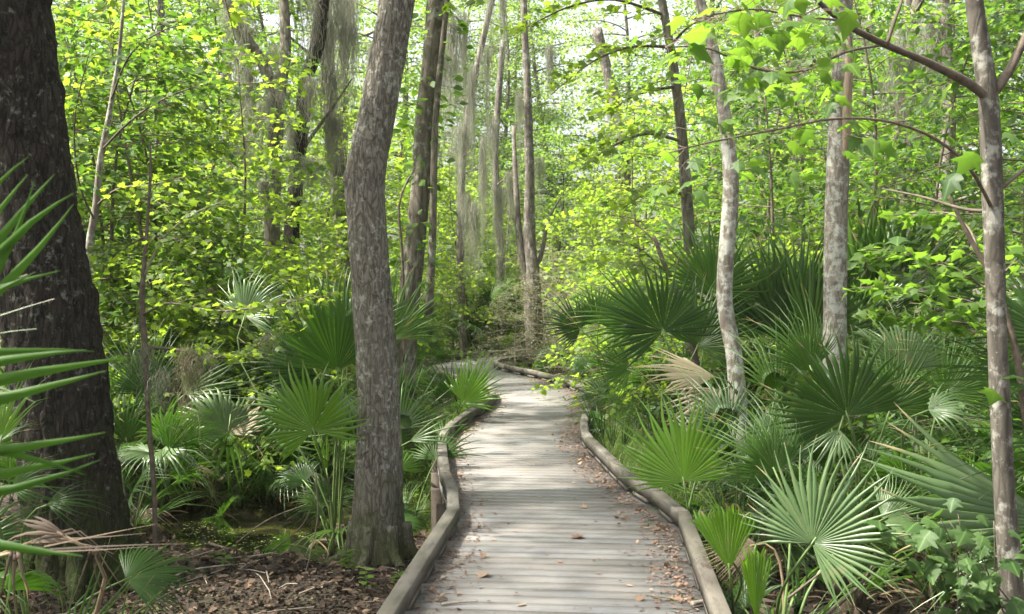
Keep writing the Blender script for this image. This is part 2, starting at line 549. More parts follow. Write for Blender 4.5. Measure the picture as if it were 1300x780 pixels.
def build_ground():
    xs = np.unique(np.concatenate([np.linspace(-9, 9, 150), np.linspace(-30, 30, 90), np.linspace(-220, 220, 60)]))
    ys = np.unique(np.concatenate([np.linspace(1, 20, 150), np.linspace(-12, 50, 100), np.linspace(-150, 300, 60)]))
    X, Y = np.meshgrid(xs, ys)
    Z = ground_z(X, Y)
    V = np.stack([X, Y, Z], -1).reshape(-1, 3)
    nx = len(xs)
    i, j = np.meshgrid(np.arange(len(ys) - 1), np.arange(nx - 1), indexing='ij')
    a = (i * nx + j).ravel()
    o = obj('ground', mk('ground', V, np.stack([a, a + 1, a + nx + 1, a + nx], -1), M['soil'], smooth=True))
    o['kind'] = 'structure'
    w = obj('water', mk('water', [(-5.5, 8.2, -0.605), (0.6, 8.2, -0.605), (0.6, 15.5, -0.605), (-5.5, 15.5, -0.605)], np.array([[0, 1, 2, 3]]), M['water']))
    w['kind'] = 'structure'


build_ground()

# ------------------------------------------------------------------ boardwalk
# pairs of kerb-centre points (left, right) along the walk, metres
WALK = [((-0.90, -1.5), (0.62, -1.5)), ((-0.82, 1.0), (0.75, 1.0)), ((-0.61, 5.2), (0.97, 5.0)), ((-0.405, 7.85), (1.165, 7.72)),
        ((-0.545, 9.3), (0.96, 9.1)), ((-0.67, 10.9), (0.82, 10.8)), ((-0.70, 12.0), (0.76, 11.9)), ((-0.60, 13.1), (0.86, 13.3)),
        ((-0.36, 14.7), (1.03, 14.7)), ((-0.27, 15.8), (1.10, 16.0)), ((-0.34, 16.9), (1.04, 17.2)), ((-0.72, 18.3), (0.70, 18.8)),
        ((-1.15, 19.5), (0.24, 20.2)), ((-1.58, 20.8), (-0.20, 21.4)), ((-1.72, 22.0), (-0.32, 22.3)), ((-1.50, 23.4), (-0.12, 23.1)),
        ((-0.95, 24.7), (0.35, 23.8)), ((0.0, 25.7), (0.95, 24.5)), ((1.3, 26.4), (1.9, 25.0)), ((4.0, 27.6), (4.4, 26.1))]


def box_quad(p, z0, z1):
    """Prism over a quad p (4 xy corners, counter-clockwise)."""
    V = [(x, y, z0) for x, y in p] + [(x, y, z1) for x, y in p]
    Fq = [(3, 2, 1, 0), (4, 5, 6, 7), (0, 1, 5, 4), (1, 2, 6, 5), (2, 3, 7, 6), (3, 0, 4, 7)]
    return np.array(V, float), np.array(Fq)


def rail_prism(a, b, na, nb, w, z0, z1, ch=0.005):
    """Rail with chamfered top edges; a, b ends; na, nb mitre normals (scaled) ; w half width."""
    prof = [(-w, z0), (-w, z1 - ch), (-w + ch, z1), (w - ch, z1), (w, z1 - ch), (w, z0)]
    V = []
    for c, n in ((a, na), (b, nb)):
        for u, z in prof:
            V.append((c[0] + n[0] * u, c[1] + n[1] * u, z))
    k = len(prof)
    Fq = [(i, (i + 1) % k, k + (i + 1) % k, k + i) for i in range(k)]
    return np.array(V, float), [np.array(Fq), np.array([list(range(k - 1, -1, -1)), list(range(k, 2 * k))])]


def build_walk():
    root = bpy.data.objects.new('boardwalk', None)
    C.objects.link(root)
    root['kind'] = 'structure'
    root['label'] = 'weathered grey plank boardwalk winding between palmettos into the forest'
    L = np.array([w[0] for w in WALK])
    Rr = np.array([w[1] for w in WALK])

    def refine(A):                        # two straight timbers per span where the walk winds
        out = list(A[:4])
        for i in range(3, len(A) - 1):
            p0, p1, p2, p3 = A[i - 1], A[i], A[i + 1], A[min(i + 2, len(A) - 1)]
            out += [(9 * (p1 + p2) - p0 - p3) / 16, p2]
        return np.array(out)

    L, Rr = refine(L), refine(Rr)
    # planks
    gap = 0.0048
    for i in range(len(L) - 1):
        clen = np.linalg.norm((L[i + 1] + Rr[i + 1] - L[i] - Rr[i]) / 2)
        n = max(1, round(clen / 0.1435))
        for k in range(n):
            g = gap / 2 / (clen / n)
            t0, t1 = (k + g) / n, (k + 1 - g) / n
            l0, l1 = L[i] * (1 - t0) + L[i + 1] * t0, L[i] * (1 - t1) + L[i + 1] * t1
            r0, r1 = Rr[i] * (1 - t0) + Rr[i + 1] * t0, Rr[i] * (1 - t1) + Rr[i + 1] * t1
            u = (r0 - l0) / np.linalg.norm(r0 - l0)
            e0, e1 = 0.040 + rnd.uniform(0, 0.008), 0.040 + rnd.uniform(0, 0.008)
            c = (l0 + r1) / 2
            q = [l0 - u * e0 - c, r0 + u * e1 - c, r1 + u * e1 - c, l1 - u * e0 - c]
            z = rnd.uniform(-0.0012, 0.0012)
            V, Fq = box_quad(q, -0.038, 0.0)
            V[4:, 2] += np.array([rnd.uniform(-0.0005, 0.0005) for _ in range(4)])
            obj('plank', mk('plank', V, Fq, M['plank']), root, (c[0], c[1], z))
    # kerb rails on blocks
    for side, A in ((-1, L), (1, Rr)):
        N = []
        for i in range(len(A)):
            d0 = A[i] - A[i - 1] if i else A[1] - A[0]
            d1 = A[i + 1] - A[i] if i < len(A) - 1 else d0
            d0, d1 = d0 / np.linalg.norm(d0), d1 / np.linalg.norm(d1)
            m = d0 + d1
            m /= np.linalg.norm(m)
            nn = np.array([m[1], -m[0]])
            nn /= max(0.6, float(np.dot(nn, np.array([d0[1], -d0[0]]))))
            N.append(nn)
        for i in range(len(A) - 1):
            d = A[i + 1] - A[i]
            ln = np.linalg.norm(d)
            d = d / ln
            nrm = np.array([d[1], -d[0]])
            a, b = A[i] + d * 0.003, A[i + 1] - d * 0.003
            dz = rnd.uniform(-0.003, 0.003)
            mid = (A[i] + A[i + 1]) / 2
            rot = math.atan2(d[1], d[0]) - PI / 2
            cr, sr = math.cos(-rot), math.sin(-rot)
            V, Fs = rail_prism(a, b, N[i], N[i + 1], 0.043, 0.045, 0.130)
            V[:, :2] -= mid
            V[:, :2] = np.stack([V[:, 0] * cr - V[:, 1] * sr, V[:, 0] * sr + V[:, 1] * cr], -1)
            rail = obj('kerb_rail', mk('kerb_rail', V, Fs, M['kerb']), root)
            rail.location = (mid[0], mid[1], dz)
            rail.rotation_euler = (0, 0, rot)
            nb = max(1, round(ln / 0.55))
            for k in range(nb):
                t = ((k + 0.5) / nb - 0.5) * ln
                Vb, Fb = box_quad([(-0.039, t - 0.17), (0.039, t - 0.17), (0.039, t + 0.17), (-0.039, t + 0.17)], 0.003, 0.0435)
                obj('kerb_block', mk('kerb_block', Vb, Fb, M['kerb']), rail)
            # rim joist and a post under the deck edge
            q = [mid - d * ln / 2 - nrm * 0.025, mid + d * ln / 2 - nrm * 0.025, mid + d * ln / 2 + nrm * 0.025, mid - d * ln / 2 + nrm * 0.025]
            q = [q[3], q[2], q[1], q[0]] if np.cross(q[1] - q[0], q[2] - q[1]) < 0 else q
            Vj, Fj = box_quad([p - mid for p in q], -0.23, -0.042)
            obj('joist', mk('joist', Vj, Fj, M['joist']), root, (mid[0], mid[1], 0))
            p = A[i] + d * 0.2 + nrm * side * 0.06
            Vp, Fp = box_quad([(-0.045, -0.045), (0.045, -0.045), (0.045, 0.045), (-0.045, 0.045)], -0.95, -0.045)
            obj('post', mk('post', Vp, Fp, M['joist']), root, (p[0], p[1], 0))


build_walk()
WL = np.array([w[0] for w in WALK])
WR = np.array([w[1] for w in WALK])


def walk_x(y):
    """Left and right deck edges at depth y (only where the walk runs away from the camera)."""
    return np.interp(y, WL[:17, 1], WL[:17, 0]), np.interp(y, WR[:17, 1], WR[:17, 0])


def on_walk(x, y, m=0.25):
    a, b = walk_x(y)
    hit = (a - m < x) & (x < b + m)
    far = (y > 22.3) & (y < 27.5) & (x > -2 - m) & (x < 4.5)
    return hit | far


# ------------------------------------------------------------------ leaves
def tmpl_maple():
    o = [(0, 0), (0.16, -0.02), (0.40, 0.10), (0.30, 0.26), (0.58, 0.50), (0.30, 0.52), (0.20, 0.66), (0, 1.0),
         (-0.20, 0.66), (-0.30, 0.52), (-0.58, 0.50), (-0.30, 0.26), (-0.40, 0.10), (-0.16, -0.02)]
    V = [(x, y, -0.16 * abs(x) - 0.10 * y * y) for x, y in o] + [(0, 0.36, 0.03)]
    n = len(o)
    return np.array(V), np.array([(i, (i + 1) % n, n) for i in range(n)])


def tmpl_lobe():
    o = [(0, 0), (0.42, 0.12), (0.30, 0.34), (0.5, 0.56), (0.2, 0.62), (0, 1.0), (-0.2, 0.62), (-0.5, 0.56), (-0.30, 0.34), (-0.42, 0.12)]
    V = [(x, y, -0.2 * abs(x) - 0.12 * y * y) for x, y in o]
    return np.array(V), np.array([(0, 1, 2), (0, 2, 5), (2, 3, 4), (2, 4, 5), (0, 5, 8), (0, 8, 9), (8, 5, 6), (8, 6, 7)])


def tmpl_oval(w=0.22):
    V = [(0, 0, 0), (w * 0.85, 0.3, 0.05), (w, 0.58, 0.03), (0, 1, -0.10), (-w, 0.58, 0.03), (-w * 0.85, 0.3, 0.05), (0, 0.5, 0)]
    return np.array(V), np.array([(0, 1, 6), (1, 2, 6), (2, 3, 6), (3, 4, 6), (4, 5, 6), (5, 0, 6)])


def tmpl_far(w=0.36):
    V = [(0, 0, 0), (w, 0.45, 0.07), (0, 1, -0.08), (-w, 0.5, 0.07)]
    return np.array(V), np.array([(0, 1, 2), (0, 2, 3)])


def scatter(tm, pos, az, pitch, roll, size, g=None, r=None):
    """Copies of leaf template tm. az: azimuth of the leaf's length; pitch: its rise; roll about its length."""
    V0, F0 = tm
    pos = np.asarray(pos, float)
    n = len(pos)
    size = np.broadcast_to(np.asarray(size, float), (n,))
    ca, sa, cp, sp, cr, sr = np.cos(az), np.sin(az), np.cos(pitch), np.sin(pitch), np.cos(roll), np.sin(roll)
    Yv = np.stack([ca * cp, sa * cp, sp], -1)
    X0 = np.stack([sa, -ca, np.zeros(n)], -1)
    Z0 = np.cross(X0, Yv)
    Xv = X0 * cr[:, None] + Z0 * sr[:, None]
    Zv = -X0 * sr[:, None] + Z0 * cr[:, None]
    V = pos[:, None] + size[:, None, None] * (V0[None, :, :1] * Xv[:, None] + V0[None, :, 1:2] * Yv[:, None] + V0[None, :, 2:] * Zv[:, None])
    Fs = (F0[None] + (np.arange(n) * len(V0))[:, None, None]).reshape(-1, F0.shape[1])
    D = np.zeros((n, len(V0), 4))
    D[:, :, 0] = (np.random.default_rng(n).uniform(0, 1, n) if r is None else r)[:, None]
    D[:, :, 1] = V0[None, :, 1]
    return V.reshape(-1, 3), Fs, D.reshape(-1, 4)


# ------------------------------------------------------------------ fan palm fronds
def frond_geo(g, R=0.6, arc=240, nseg=34, fuse=0.5, droop=0.12, vee=0.15, tipd=0.12, fold=0.55, broken=0.11, blunt=0.0, side=0.30, wide=1.0):
    """One fan blade: hub at the origin, middle segment along +Y, upper face +Z. Pleated segments, fused near the hub, free towards the tips."""
    arc = math.radians(arc)
    w = arc / nseg
    ts = np.array([0.03, 0.22, fuse * 0.75, fuse, fuse + (1 - fuse) * 0.3, fuse + (1 - fuse) * 0.62, fuse + (1 - fuse) * 0.86, 1.0])
    V, Fq, D, n0 = [], [], [], 0
    wave = g.uniform(0, 6.28)
    for i in range(nseg):
        u = (i + 0.5) / nseg * 2 - 1
        a = u * arc / 2 + g.normal(0, w * 0.12)
        L = R * (1 - side * abs(u) ** 1.6) * g.uniform(0.93, 1.05)
        d = np.array([math.sin(a), math.cos(a), 0])
        p = np.array([math.cos(a), -math.sin(a), 0])
        td = tipd * g.uniform(0.3, 1.9)
        bt = g.uniform(0.5, 0.85) if g.random() < broken else 2
        sway = g.normal(0, 0.07)
        lift_ = g.normal(0, 0.06)
        pts = []
        for t in ts:
            f = max(0, (t - fuse) / (1 - fuse))
            z = -droop * t * t - td * f * f + vee * abs(math.sin(a / 1.0 if abs(a) < PI / 2 else PI / 2)) * t + 0.03 * math.sin(a * 3 + wave) * t + lift_ * f
            pts.append(d * (t * (1 - 0.25 * td * f * f)) * L + p * sway * f * f * L + np.array([0, 0, z * L]))
        if bt < 1:
            k = int(np.searchsorted(ts, bt))
            base = pts[k - 1]
            for q in range(k, len(ts)):
                dt = (ts[q] - ts[k - 1]) * L
                pts[q] = base + (d * 0.35 + p * sway * 2 + np.array([0, 0, -0.92])) * dt
        hw_f = math.tan(w / 2) * fuse * L * wide
        rv = g.random()
        for k, t in enumerate(ts):
            if t <= fuse:
                hw = math.tan(w / 2) * t * L
            else:
                f = (t - fuse) / (1 - fuse)
                hw = hw_f * ((1 - f) ** 0.85 * (1 - blunt) + blunt) * (0.78 + 0.22 * max(0, 1 - f * 6) + 0.25 * blunt)
                hw = max(hw, 0.0008)
            fz = fold * hw
            m = pts[k]
            V += [m - p * hw + (0, 0, -fz), m + (0, 0, fz * 0.6), m + p * hw + (0, 0, -fz)]
            D += [(rv, t, 0, 1)] * 3
        for k in range(len(ts) - 1):
            b = n0 + k * 3
            Fq += [(b, b + 1, b + 4, b + 3), (b + 1, b + 2, b + 5, b + 4)]
        n0 += len(ts) * 3
    return np.array(V), np.array(Fq), np.array(D, float)


def frame(axis, want):
    y = Vector(axis).normalized()
    z = Vector(want)
    z = (z - y * z.dot(y)).normalized()
    x = y.cross(z)
    return Matrix((x, y, z)).transposed()


def bez(a, b, c, d, n):
    t = np.linspace(0, 1, n)[:, None]
    a, b, c, d = (np.array(v, float) for v in (a, b, c, d))
    return a * (1 - t) ** 3 + 3 * b * t * (1 - t) ** 2 + 3 * c * t * t * (1 - t) + d * t ** 3


def petiole(parent, base, hub, axis, mat, r0=0.011, r1=0.006, lift=0.45, up=(0, 0, 1)):
    base, hub, axis = np.array(base, float), np.array(hub, float), np.array(axis, float)
    ln = np.linalg.norm(hub - base)
    pts = bez(base, base + np.array(up) * ln * lift, hub - axis * ln * 0.33, hub + axis * 0.035, 9)
    V, Fs = tube(pts, np.linspace(r0, r1, 9), 5)
    return obj('petiole', mk('petiole', V, Fs, mat, smooth=True), parent)


def hero_frond(root, base, hx, hy, d, ang, Rpx, tilt=0, arc=230, mat='frond', want=(0, -0.85, 0.5), seed=None, stalk=True, pet='petiole', lift=0.45, **kw):
    """A frond of the plant root whose hub shows at photo pixel hx, hy at depth d; ang: direction of its middle in the picture plane (90 = up); tilt: its lean towards the camera."""
    g = np.random.default_rng(seed if seed is not None else abs(int(hx * 7 + hy * 3)))
    a, t = math.radians(ang), math.radians(tilt)
    axis = Vector((math.cos(a) * math.cos(t), -math.sin(t), math.sin(a) * math.cos(t)))
    hub = P(hx, hy, d)
    R = Rpx / F * d
    V, Fq, D = frond_geo(g, R=R, arc=arc, **kw)
    m = frame(axis, want).to_4x4()
    m.translation = hub - root.location
    o = obj('dead_frond' if mat in ('frond_dead', 'frond_straw') else 'frond', mk('frond', V, Fq, M[mat], D), root, mat4=m)
    if stalk:
        inv = m.inverted()
        b = inv @ (Vector(base) - root.location)
        up = inv.to_3x3() @ Vector((0, 0, 1))
        petiole(o, b, (0, 0, 0), (0, 1, 0), M[pet], lift=lift, up=up)
    return o


def auto_frond(root, g, az, elev, length, R, mat='frond', stem_h=0.0, pet='petiole', **kw):
    """A frond in the plant's own coordinates: petiole leaves at azimuth az, reaches out at elevation elev."""
    dirv = np.array([math.cos(az) * math.cos(elev), math.sin(az) * math.cos(elev), math.sin(elev)])
    base = np.array([math.cos(az) * 0.05, math.sin(az) * 0.05, stem_h])
    hub = base + dirv * length + np.array([0, 0, -0.06 * length])
    e2 = elev - g.uniform(0.25, 0.6)
    axis = Vector((math.cos(az) * math.cos(e2), math.sin(az) * math.cos(e2), math.sin(e2)))
    side = Vector((-math.sin(az), math.cos(az), 0)) * g.normal(0, 0.85)
    want = Vector((-math.cos(az) * 0.3, -math.sin(az) * 0.3, 1)) + side
    V, Fq, D = frond_geo(g, R=R, **kw)
    m = frame(axis, want).to_4x4()
    m.translation = Vector(hub)
    inv = m.inverted()
    b = inv @ Vector(base)
    up = inv.to_3x3() @ Vector(dirv + np.array([0, 0, 0.6]))
    up.normalize()
    pts = bez(b, b + up * length * 0.4, (0, -length * 0.3, 0), (0, 0.035, 0), 7)
    Vp, Fp = tube(pts, np.linspace(0.010, 0.006, 7), 4)
    name = 'dead_frond' if mat in ('frond_dead', 'frond_straw') else 'frond'
    o = obj(name, mk('frond', V, Fq, M[mat], D), root, mat4=m)
    p = obj('petiole', mk('petiole', Vp, Fp, M[pet], smooth=True), o)
    return o, p


def fill_fronds(root, g, n, az0=0, az1=2 * PI, elev=(0.5, 1.3), ln=(0.5, 0.9), R=(0.42, 0.6), mats=('frond', 'frond_dark'), dead=0, stem_h=0.0, **kw):
    for i in range(n):
        az = az0 + (az1 - az0) * (i + g.uniform(0.2, 0.8)) / n
        auto_frond(root, g, az, g.uniform(*elev), g.uniform(*ln), g.uniform(*R), mats[int(g.integers(len(mats)))], stem_h,
                   arc=g.uniform(150, 260), nseg=int(g.integers(24, 34)), fuse=g.uniform(.28, .52), droop=g.uniform(0.05, 0.4), vee=g.uniform(0.0, 0.5), tipd=g.uniform(0.1, 0.5), broken=0.22, **kw)
    for i in range(dead):
        auto_frond(root, g, g.uniform(az0, az1), g.uniform(-0.25, 0.35), g.uniform(0.35, 0.6), g.uniform(0.32, 0.5), 'frond_dead', stem_h, 'petiole_dead',
                   arc=g.uniform(120, 220), nseg=22, droop=g.uniform(0.5, 1.0), vee=-0.3, tipd=0.6, broken=0.5)


def straps(root, g, n, az0=0, az1=2 * PI, mats=('frond', 'frond_pale', 'frond_bright', 'frond_dark'), R=(.6, .95), elev=(1.0, 1.5), ln=(.1, .4)):
    """Narrow half-open fronds: upright strap leaflets with hanging tips."""
    for i in range(n):
        auto_frond(root, g, g.uniform(az0, az1), g.uniform(*elev), g.uniform(*ln), g.uniform(*R), mats[int(g.integers(len(mats)))], 0.0,
                   arc=g.uniform(18, 60), nseg=int(g.integers(4, 9)), fuse=g.uniform(.1, .25), droop=g.uniform(.05, .5), tipd=g.uniform(.2, .8), broken=.2, wide=1.3, vee=g.uniform(0, .3))


def boot(root, h, r, seed=0):
    """Short fibrous stem of old leaf bases."""
    g = np.random.default_rng(seed)
    pts = np.array([(0, 0, -0.12), (0.01, 0, h * 0.4), (0, 0.01, h * 0.8), (0, 0, h)])
    V, Fs = tube(spline(pts, 10), np.array([1.25, 1.2, 1.1, 1.05, 1.0, 1.0, 0.95, 0.9, 0.8, 0.55]) * r, 10, ridge=0.12, seed=seed)
    parts = [(V, Fs)]
    for i in range(12):
        az, z = g.uniform(0, 6.28), g.uniform(0, h)
        c, s_ = math.cos(az), math.sin(az)
        a = np.array([c * r * 0.8, s_ * r * 0.8, z])
        Vt, Ft = tube(np.array([a, a + np.array([c * r * 0.9, s_ * r * 0.9, r * 1.6])]), [r * 0.32, r * 0.16], 4)
        parts.append((Vt, Ft))
    V, Fs, _ = join(parts)
    return obj('stem', mk('palm_stem', V, Fs, M['boot'], smooth=True), root)


def gz(x, y):
    return float(ground_z(x, y))


def palm(label, px, d, name='palmetto', group=None, stem=0.12, stem_r=0.06, grp='palmettos growing beside the boardwalk'):
    x = (px - CX) / F * d
    r = thing(name, label, 'palmetto', (x, d, gz(x, d)), group=grp)
    if stem:
        boot(r, stem, stem_r, abs(int(px * 3 + d * 10)))
    return r


# ------------------------------------------------------------------ trees from photo outlines
def trunk_pts(rows, d, top_extra=None, z_base=None):
    """rows: (centre px, row py, width px[, depth]) from base upwards -> world points and radii."""
    out = []
    for r in rows:
        dd = r[3] if len(r) > 3 else d
        p = P(r[0], r[1], dd)
        out.append((p.x, p.y, p.z, r[2] / 2 / F * dd))
    if top_extra:
        out += [tuple(t) for t in top_extra]
    return np.array(out)


def hero_tree(name, label, rows, d, mat, top=None, n=110, sides=40, ridge=0.05, lump=0.05, seed=1, group=None, flare=1.25):
    A = trunk_pts(rows, d, top)
    x, y = A[0, 0], A[0, 1]
    zb = gz(x, y)
    A = np.vstack([[x - (A[1, 0] - x) * 0.0, y, zb - 0.15, A[0, 3] * flare], A]) if A[0, 2] > zb - 0.1 else A
    root = thing(name, label, 'tree', (x, y, zb), group=group)
    S = spline(A, n)
    S[:, 3] *= 1 - 1.5 * ridge - 0.6 * lump          # the bark's ridges stand proud of this core
    V, Fs = tube(S[:, :3] - np.array(root.location), S[:, 3], sides, ridge, lump, seed)
    obj('trunk', mk('trunk', V, Fs, mat, smooth=True), root)
    return root, S


def limb(root, pts, r0, r1, mat, n=14, sides=8, name='limb', seed=3):
    S = spline(np.array([tuple(p) for p in pts]), n)
    V, Fs = tube(S - np.array(root.location), np.linspace(r0, r1, n), sides, 0, 0.08, seed)
    obj(name, mk(name, V, Fs, mat, smooth=True), root)
    return S


def spray(g, S, lt, size, tw_len=0.3, step=0.09, per=5, start=0.2, jit=0.02, pend=0.0, both=True):
    """Side twigs with leaves along a branch S (world rows): returns twig geometry and leaf geometry, both in world coordinates."""
    S = np.asarray(S)
    seg = np.linalg.norm(np.diff(S, axis=0), axis=1)
    cum = np.concatenate([[0], np.cumsum(seg)])
    tw, pos, az, pi_, ro, sz = [], [], [], [], [], []
    s, k = cum[-1] * start, 0
    while s < cum[-1]:
        t = s / cum[-1]
        p = np.array([np.interp(s, cum, S[:, q]) for q in range(3)])
        p2 = np.array([np.interp(min(s + 0.05, cum[-1]), cum, S[:, q]) for q in range(3)])
        dr = p2 - p
        if np.linalg.norm(dr) < 1e-6:
            dr = S[-1] - S[-2]
        base = math.atan2(dr[1], dr[0])
        a = base + (1 if k % 2 else -1) * g.uniform(0.5, 1.15)
        L = tw_len * (1 - 0.5 * t) * g.uniform(0.6, 1.25)
        rise = g.uniform(-0.15, 0.3) - pend
        q = p + np.array([math.cos(a), math.sin(a), rise]) * L
        tw.append(tube(np.array([p, (p + q) / 2 + (0, 0, 0.04 * L), q]), [0.0035, 0.0025, 0.0015], 3, cap=False))
        for i in range(per):
            f = (i + g.uniform(0.3, 1)) / per
            pos.append(p + (q - p) * f + g.normal(0, jit, 3))
            az.append(a + (1 if i % 2 else -1) * g.uniform(0.2, 1.2))
            pi_.append(g.normal(-0.15 - pend, 0.42))
            ro.append(g.normal(0, 0.55))
            sz.append(size * g.uniform(0.6, 1.2))
        s += step * g.uniform(0.6, 1.4)
        k += 1
    leaves = scatter(lt, np.array(pos), np.array(az), np.array(pi_), np.array(ro), np.array(sz), r=g.uniform(0, 1, len(pos)))
    return tw, leaves


def leafy_limb(root, g, pts, r0, r1, wood, lt, leafmat, size, n=14, **kw):
    S = limb(root, pts, r0, r1, wood, n)
    tw, lv = spray(g, S, lt, size, **kw)
    V, Fs, _ = join(tw)
    obj('twigs', mk('twigs', V - np.array(root.location), Fs, M['twig']), root, kind='stuff')
    obj('foliage', mk('foliage', lv[0] - np.array(root.location), lv[1], leafmat, lv[2]), root, kind='stuff')


def make_sapling(name, g, H, spread, nbr, lt, size, leafmat, wood, crown0=0.3, per=5, r0=None, step=0.11, tw=0.34, lean=0.12, pend=0.05, rise=(0.1, 0.5)):
    """Prototype tree: wobbling stem, spreading layered branches, leaves in flat sprays on side twigs."""
    root = thing(name, 'x', 'tree')
    r0 = r0 or H * 0.0075
    a0 = g.uniform(0, 6.28)
    stem = np.array([(math.cos(a0) * lean * H * t ** 1.5 + 0.03 * H * math.sin(t * 6 + a0) * t, math.sin(a0) * lean * H * t ** 1.5 + 0.03 * H * math.cos(t * 5) * t, H * t) for t in np.linspace(0, 1, 14)])
    stem[0, 2] = -0.15
    V, Fs = tube(stem, np.linspace(r0, r0 * 0.15, 14), 8, 0, 0.08, 3)
    obj('trunk', mk('trunk', V, Fs, wood, smooth=True), root)
    tws, lvs = [], []
    for b in range(nbr):
        t = crown0 + (1 - crown0) * ((b + g.uniform(0, 1)) / nbr)
        p = np.array([np.interp(t, np.linspace(0, 1, 14), stem[:, q]) for q in range(3)])
        az = b * 2.4 + g.normal(0, 0.4)
        L = spread * ((1 - 0.62 * t) * g.uniform(0.65, 1.2)) + 0.2
        sl = g.uniform(*rise)
        s_ = np.linspace(0, 1, 7)[:, None]
        bend = g.normal(0, 0.25)
        dirs = np.stack([np.cos(az + bend * s_[:, 0]), np.sin(az + bend * s_[:, 0])], -1)
        B = np.concatenate([p[None, :2] + dirs * L * s_, p[2] + (sl * s_ - (0.3 + pend) * s_ ** 2) * L], 1)
        tws.append(tube(B, np.linspace(r0 * 0.32 * (1 - 0.5 * t), 0.003, 7), 4, cap=False))
        tw_, lv = spray(g, B, lt, size, tw_len=tw * min(1.3, 0.5 + L * 0.4), step=step, per=per, start=0.18, pend=pend, jit=0.03 + size * (0.3 if lt is not lt_far else 0.75))
        tws += tw_
        lvs.append(lv)
    V, Fs, _ = join(tws)
    obj('twigs', mk('twigs', V, Fs, wood), root, kind='stuff')
    V, Fs, D = join(lvs)
    obj('crown', mk('crown', V, Fs, leafmat, D), root, kind='stuff')
    return root


# ------------------------------------------------------------------ spanish moss
def moss_mesh(g, L, w, n, mat, wid=0.006):
    """A ragged hank of tangled hanging strands in a few tufts, top at the origin."""
    k = 12
    zs = np.linspace(0, 1, k)
    tufts = [(g.normal(0, w * .35), g.normal(0, w * .35), g.uniform(.35, 1.0)) for _ in range(6)]
    tufts[0] = (0, 0, 1.0)
    V, D = np.zeros((n, k, 2, 3)), np.zeros((n, k, 2, 4))
    for i in range(n):
        tx, ty, tl = tufts[int(g.integers(6))]
        ln = L * tl * g.uniform(.25, 1.0)
        walk = np.cumsum(g.normal(0, 1, (k, 2)) * (.022 + .018 * L * zs[:, None]), 0)
        curl = g.uniform(.004, .02) * np.stack([np.sin(zs * g.uniform(12, 30) + g.uniform(0, 6)), np.cos(zs * g.uniform(12, 30) + g.uniform(0, 6))], -1)
        xy = np.array([tx, ty]) + g.normal(0, w * .10, 2) + walk * .8 + curl
        z = -ln * zs + g.uniform(-.06, .04) + g.normal(0, .01, k)
        da = g.uniform(0, 6.28)
        ww = wid * g.uniform(.5, 1.2) * (1 - .6 * zs)
        o = np.stack([np.cos(da + zs * 3) * ww, np.sin(da + zs * 3) * ww], -1)
        V[i, :, 0, :2], V[i, :, 1, :2] = xy - o, xy + o
        V[i, :, :, 2] = z[:, None]
        D[i, :, :, 0] = g.random()
        D[i, :, :, 1] = zs[:, None]
    q = np.arange(k - 1)
    F0 = np.stack([2 * q, 2 * q + 1, 2 * q + 3, 2 * q + 2], -1)
    Fs = (F0[None] + (np.arange(n) * 2 * k)[:, None, None]).reshape(-1, 4)
    return mk('spanish_moss', V.reshape(-1, 3), Fs, mat, D.reshape(-1, 4))


# ------------------------------------------------------------------ the trees one can name
def G(n):
    return np.random.default_rng(n)


TREES = {}
t1, S1 = hero_tree('tree', 'broad dark furrowed tree trunk standing at the left edge of the view', 
    [(104, 735, 160), (94, 640, 136), (82, 540, 130), (68, 440, 126), (52, 340, 124), (36, 240, 122), (22, 140, 121), (8, 20, 120), (0, -60, 118), (-12, -250, 105), (-15, -520, 70)],
    8.3, M['bark_dark'], n=150, sides=64, ridge=0.06, lump=0.03, seed=2)
t2, S2 = hero_tree('tree', 'grey-brown bent trunk with mossy foot right beside the left kerb of the boardwalk',
    [(483, 716, 92), (481, 690, 80), (480, 650, 70), (481, 600, 64), (480, 500, 56), (474, 400, 54), (468, 320, 52), (464, 260, 53), (465, 215, 53), (475, 165, 50), (487, 100, 49), (496, 50, 47), (505, 0, 45), (512, -50, 44), (530, -300, 38), (540, -560, 24)],
    8.9, M['bark_grey'], n=170, sides=56, ridge=0.035, lump=0.03, seed=5, flare=1.15)
for root, S_, ang_, ln_ in [(t2, S2, a_, l_) for a_, l_ in ((-2.9, .42), (-1.9, .34), (-1.0, .38), (-.2, .4), (1.2, .3))] + [(t1, S1, a_, l_) for a_, l_ in ((-2.4, .5), (-1.3, .55), (-.5, .6), (.2, .5))]:
    r_ = S_[3][3]
    c_ = Vector((S_[3][0], S_[3][1], 0))
    dv = Vector((math.cos(ang_), math.sin(ang_), 0))
    zb_ = root.location.z
    limb(root, [c_ + dv * r_ * .72 + Vector((0, 0, zb_ + .34)), c_ + dv * r_ * .95 + Vector((0, 0, zb_ + .12)), c_ + dv * (r_ + ln_ * .45) + Vector((0, 0, zb_ + .01)), c_ + dv * (r_ + ln_) + Vector((0, 0, zb_ - .09))], r_ * .22, .02, M['bark_grey'] if root is t2 else M['bark_dark'], 12, 9, 'root', int(ang_ * 10 + 50))
